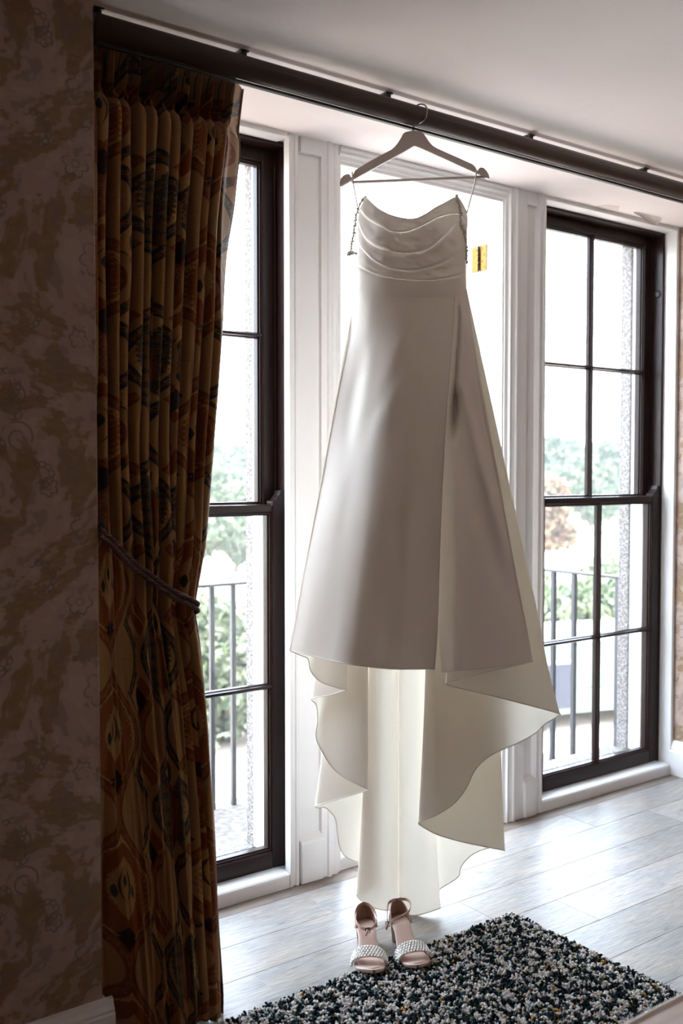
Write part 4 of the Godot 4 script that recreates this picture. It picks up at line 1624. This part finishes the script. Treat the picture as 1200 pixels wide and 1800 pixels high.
func make_sandal(label: String, at0: Vector3, turn: float, mirror: float, loose: bool) -> void:
	var r := thing("sandal", label, "sandal", at0, turn, "pair of sandals")
	r.rotation.x = -0.05
	var zs := [0.0, 0.002, 0.005, 0.009, 0.014, 0.02, 0.028, 0.04, 0.055, 0.07, 0.085, 0.10, 0.115, 0.13, 0.145, 0.16, 0.172, 0.185, 0.197, 0.207, 0.216, 0.224, 0.230, 0.235, 0.238, 0.24]
	var cx := func(z: float) -> float: return mirror * (0.007 * smoothstep(0.10, 0.20, z) - 0.006 * smoothstep(0.20, 0.24, z))
	# sole
	var st := mb(false)
	var g := []
	for z in zs:
		var w := foot_w(z)
		var y := foot_y(z)
		var c: float = cx.call(z)
		var row := []
		for q in [[-0.4, -0.009], [-0.95, -0.009], [-1.0, -0.006], [-1.0, -0.002], [-0.94, 0.0], [-0.4, 0.0006], [0.4, 0.0006], [0.94, 0.0], [1.0, -0.002], [1.0, -0.006], [0.95, -0.009], [0.4, -0.009], [-0.4, -0.009]]:
			row.append(Vector3(c + q[0] * w, y + q[1], z))
		g.append(row)
	sheet(st, g)
	obj("sole", st, M.sole, r)
	st = mb(false)
	g = []
	for z in zs:
		var zz := lerpf(0.006, 0.231, z / 0.24)
		var w := foot_w(z) * 0.92
		var row := []
		for k in 9:
			var s := k / 4.0 - 1.0
			row.append(Vector3(cx.call(zz) + s * w, foot_y(zz) + 0.0024 + 0.002 * s * s * smoothstep(0.2, 0.05, zz) - (0.0022 if absf(s) > 0.99 else 0.0), zz))
		g.append(row)
	sheet(st, g)
	obj("insole", st, M.insole, r)
	# block heel
	st = mb(false)
	g = []
	for j in 5:
		var y := lerpf(0.0, 0.053, j / 4.0)
		var k := lerpf(0.80, 1.0, j / 4.0)
		var row := []
		for a in 17:
			var f := PI * a / 16.0
			row.append(Vector3(cos(f) * 0.027 * k, y, 0.030 - sin(f) * 0.027 * k))
		for a in 7:
			row.append(Vector3(lerpf(-0.027, 0.027, a / 6.0) * k, y, 0.030 + 0.018 * k))
		row.append(row[0])
		g.append(row)
	sheet(st, g)
	for a in range(1, 23):
		tri(st, g[0][0], g[0][a + 1], g[0][a])
	obj("heel", st, M.sole, r)
	# heel counter: a cup round the back with thickness
	for side in [0, 1]:
		st = mb(false)
		g = []
		for j in 9:
			var t := j / 8.0
			var row := []
			for a in 33:
				var f := PI * a / 32.0
				var s := sin(f)
				var hgt := 0.052 * pow(s, 0.8) * t
				var rad: float = 0.028 + 0.0022 * (1 - side) + 0.004 * sin(PI * t)
				var z: float = 0.034 - s * (rad + 0.002) + (1.0 - s) * 0.028 
				var p := Vector3(cos(f) * (rad + 0.001 - 0.003 * t), 0.058 + hgt, z + 0.006 * t * s)
				row.append(p)
			g.append(row)
		sheet(st, g)
		if side == 0:
			tube(st, g[8], 0.0016, 6)
		obj("heel_counter", st, M.leather if side == 0 else M.counter, r)
	# ankle strap and its buckle
	st = mb(false)
	var lp := []
	if not loose:
		for i in 25:
			var f := TAU * i / 24.0
			var fw := 0.5 - 0.5 * cos(f)
			lp.append(Vector3(sin(f) * 0.031, lerpf(0.108, 0.068, pow(fw, 0.8)), lerpf(0.010, 0.098, fw)))
	else:
		for q in [[0.004, 0.109, 0.010], [0.026, 0.110, 0.020], [0.034, 0.104, 0.040], [0.024, 0.092, 0.060], [0.0, 0.080, 0.066], [-0.022, 0.070, 0.060], [-0.034, 0.060, 0.052], [-0.037, 0.070, 0.044], [-0.034, 0.090, 0.034], [-0.026, 0.105, 0.020], [-0.004, 0.109, 0.010]]:
			lp.append(Vector3(q[0], q[1], q[2]))
	var fine := smooth_path(lp, 60)
	# a flat ribbon: two rails
	var ga := []
	for q in [[-0.0042, 0.0008], [0.0042, 0.0008], [0.0042, -0.0008], [-0.0042, -0.0008], [-0.0042, 0.0008]]:
		var row := []
		for i in fine.size():
			var t: Vector3 = (fine[mini(i + 1, 60)] - fine[maxi(i - 1, 0)]).normalized()
			var outw := (Vector3(fine[i].x, 0, fine[i].z - 0.05)).normalized()
			var upw := t.cross(outw).normalized()
			row.append(fine[i] + upw * q[0] + outw * q[1])
		ga.append(row)
	st.set_smooth_group(-1)
	sheet(st, ga)
	obj("ankle_strap", st, M.leather, r)
	st = mb(false)
	var bc := Vector3(0.0, 0.067, 0.100) if not loose else Vector3(-0.038, 0.058, 0.054)
	tube(st, [bc + Vector3(-0.006, 0.006, 0), bc + Vector3(0.006, 0.006, 0), bc + Vector3(0.006, -0.006, 0.003), bc + Vector3(-0.006, -0.006, 0.003)], 0.0013, 6, true)
	tube(st, [bc + Vector3(0, 0.007, 0.001), bc + Vector3(0, -0.008, 0.003)], 0.0011, 6)
	obj("buckle", st, M.brass, r)
	st = mb(false)
	tube(st, [bc + Vector3(0, 0.002, 0.002), bc + Vector3(-0.004, -0.006, 0.006), bc + Vector3(-0.006, -0.014, 0.006)], [0.003, 0.004, 0.0025], 8)
	obj("strap_end", st, M.leather, r)
	# the beaded band over the toes
	st = mb(false)
	g = []
	var pearls := mb(false)
	for j in 9:
		var v := j / 8.0
		var row := []
		for i in 25:
			var f := PI * i / 24.0
			var z := 0.158 + 0.034 * v + 0.004 * cos(f) * mirror
			var w := foot_w(minf(z, 0.19)) + 0.005
			row.append(Vector3(cx.call(z) - cos(f) * w, foot_y(z) - 0.004 + pow(sin(f), 0.75) * lerpf(0.036, 0.026, v), z + 0.006 * sin(f)))
		g.append(row)
	sheet(st, g)
	for j in 9:
		if j == 0 or j == 8:
			tube(st, g[j], 0.0016, 5)
	obj("toe_band", st, M.leather, r)
	for j in 5:
		for i in 17:
			var u := (i + 0.5 * (j % 2) + 0.2) / 17.0
			var row: Array = g[j * 2]
			var p: Vector3 = along(row, u)
			var q := p - Vector3(cx.call(p.z), foot_y(p.z), p.z)
			ball(pearls, p + Vector3(q.x * 0.5, q.y, 0.0).normalized() * 0.0028, 0.0040, 9, 6)
	var o := obj("pearl_beading", pearls, M.white_pearl, r)
	o.set_meta("kind", "stuff")

func build_sandals() -> void:
	make_sandal("nude block-heeled sandal with pearl toe band, ankle strap closed, nearer the curtain", Vector3(1.754, 0.001, -2.250), atan2(-0.112, 0.186), -1.0, false)
	make_sandal("nude block-heeled sandal with pearl toe band, ankle strap hanging undone to the side", Vector3(1.846, 0.001, -2.212), atan2(-0.098, 0.200), 1.0, true)

# ---------------------------------------------------------------- rug
# whether a sandal's toe presses the pile down here
func under_foot(p: Vector3) -> bool:
	for q in [[Vector3(1.754, 0, -2.250), atan2(-0.112, 0.186)], [Vector3(1.846, 0, -2.212), atan2(-0.098, 0.200)]]:
		var v: Vector3 = (p - q[0]).rotated(Vector3.UP, -q[1])
		if v.z > 0.10 and v.z < 0.25 and absf(v.x) < 0.048:
			return true
	return false

func build_rug() -> void:
	var x0 := 0.75
	var x1 := 2.215
	var z0 := -2.09
	var z1 := -1.0
	var r := thing("shaggy_rug", "shaggy rug of black, teal, ivory and mustard yarn on the floorboards", "rug")
	var st := mb()
	box(st, Vector3(x0, 0.0005, z0 + 0.008), Vector3(x1 - 0.008, 0.008, z1), 0.002)
	obj("backing", st, M.rug_back, r)
	# one tuft: a stubby bent yarn
	st = mb(false)
	tube(st, [Vector3(0, 0, 0), Vector3(0.0008, 0.007, 0), Vector3(0.004, 0.013, 0.001), Vector3(0.008, 0.015, 0.002)], [0.0030, 0.0042, 0.0044, 0.0020], 5)
	st.generate_normals()
	var tuft := st.commit()
	var rng := RandomNumberGenerator.new()
	rng.seed = 19
	var cl := noiser(28.0, 4, 2)
	var step := 0.0044
	var nx := int((x1 - x0) / step)
	var nz := int((z1 - z0) / step)
	var mm := MultiMesh.new()
	mm.transform_format = MultiMesh.TRANSFORM_3D
	mm.use_colors = true
	mm.mesh = tuft
	mm.instance_count = nx * nz
	var ivory := Color(0.66, 0.60, 0.56)
	var black := Color(0.012, 0.018, 0.022)
	var teal := Color(0.025, 0.060, 0.068)
	var blue := Color(0.17, 0.22, 0.25)
	var must := Color(0.52, 0.27, 0.04)
	for j in nz:
		for i in nx:
			var k := j * nx + i
			var p := Vector3(x0 + (i + rng.randf_range(-0.7, 0.7)) * step, 0.006 + rng.randf_range(-0.003, 0.004), z0 + (j + rng.randf_range(-0.7, 0.7)) * step)
			p.x = minf(p.x, x1 + rng.randf_range(-0.006, 0.006))
			var b := Basis.from_euler(Vector3(rng.randfn() * 0.45, rng.randf() * TAU, rng.randfn() * 0.45)).scaled(Vector3.ONE * rng.randf_range(0.48, 0.86) * (0.55 if under_foot(p) else 1.0))
			mm.set_instance_transform(k, Transform3D(b, p))
			var v := cl.get_noise_2d(p.x, p.z) * 1.1 + rng.randfn() * 0.22
			var c := ivory
			if v < -0.10:
				c = black
			elif v < 0.06:
				c = teal
			elif v < 0.11:
				c = blue
			if rng.randf() < 0.018:
				c = must
			mm.set_instance_color(k, c * rng.randf_range(0.75, 1.2))
	var o := MultiMeshInstance3D.new()
	o.name = "pile"
	o.multimesh = mm
	o.material_override = M.pile
	o.set_meta("kind", "stuff")
	r.add_child(o, true)

# ---------------------------------------------------------------- bench
func build_bench() -> void:
	var b := thing("wooden_bench", "corner of a tan wooden bench top at the lower right, in front of the rug", "bench", Vector3(1.0, 0, -0.95))
	var st := mb()
	box(st, Vector3(0.0, 0.462, 0.0), Vector3(1.1, 0.5, 0.38), 0.006)
	obj("seat", st, M.bench, b)
	st = mb()
	box(st, Vector3(-0.006, 0.460, -0.014), Vector3(1.106, 0.5006, 0.0), 0.005)  # added band, its pale colour stands in for light along the edge
	obj("edge_light_band", st, M.bench_edge_light, b)
	for x in [0.06, 0.98]:
		for z in [0.03, 0.30]:
			st = mb()
			box(st, Vector3(x, 0.0, z), Vector3(x + 0.05, 0.463, z + 0.05), 0.004)
			obj("leg", st, M.bench, b)
	st = mb()
	box(st, Vector3(0.08, 0.39, 0.045), Vector3(1.0, 0.455, 0.065), 0.003)
	box(st, Vector3(0.08, 0.39, 0.315), Vector3(1.0, 0.455, 0.335), 0.003)
	obj("apron", st, M.bench, b)
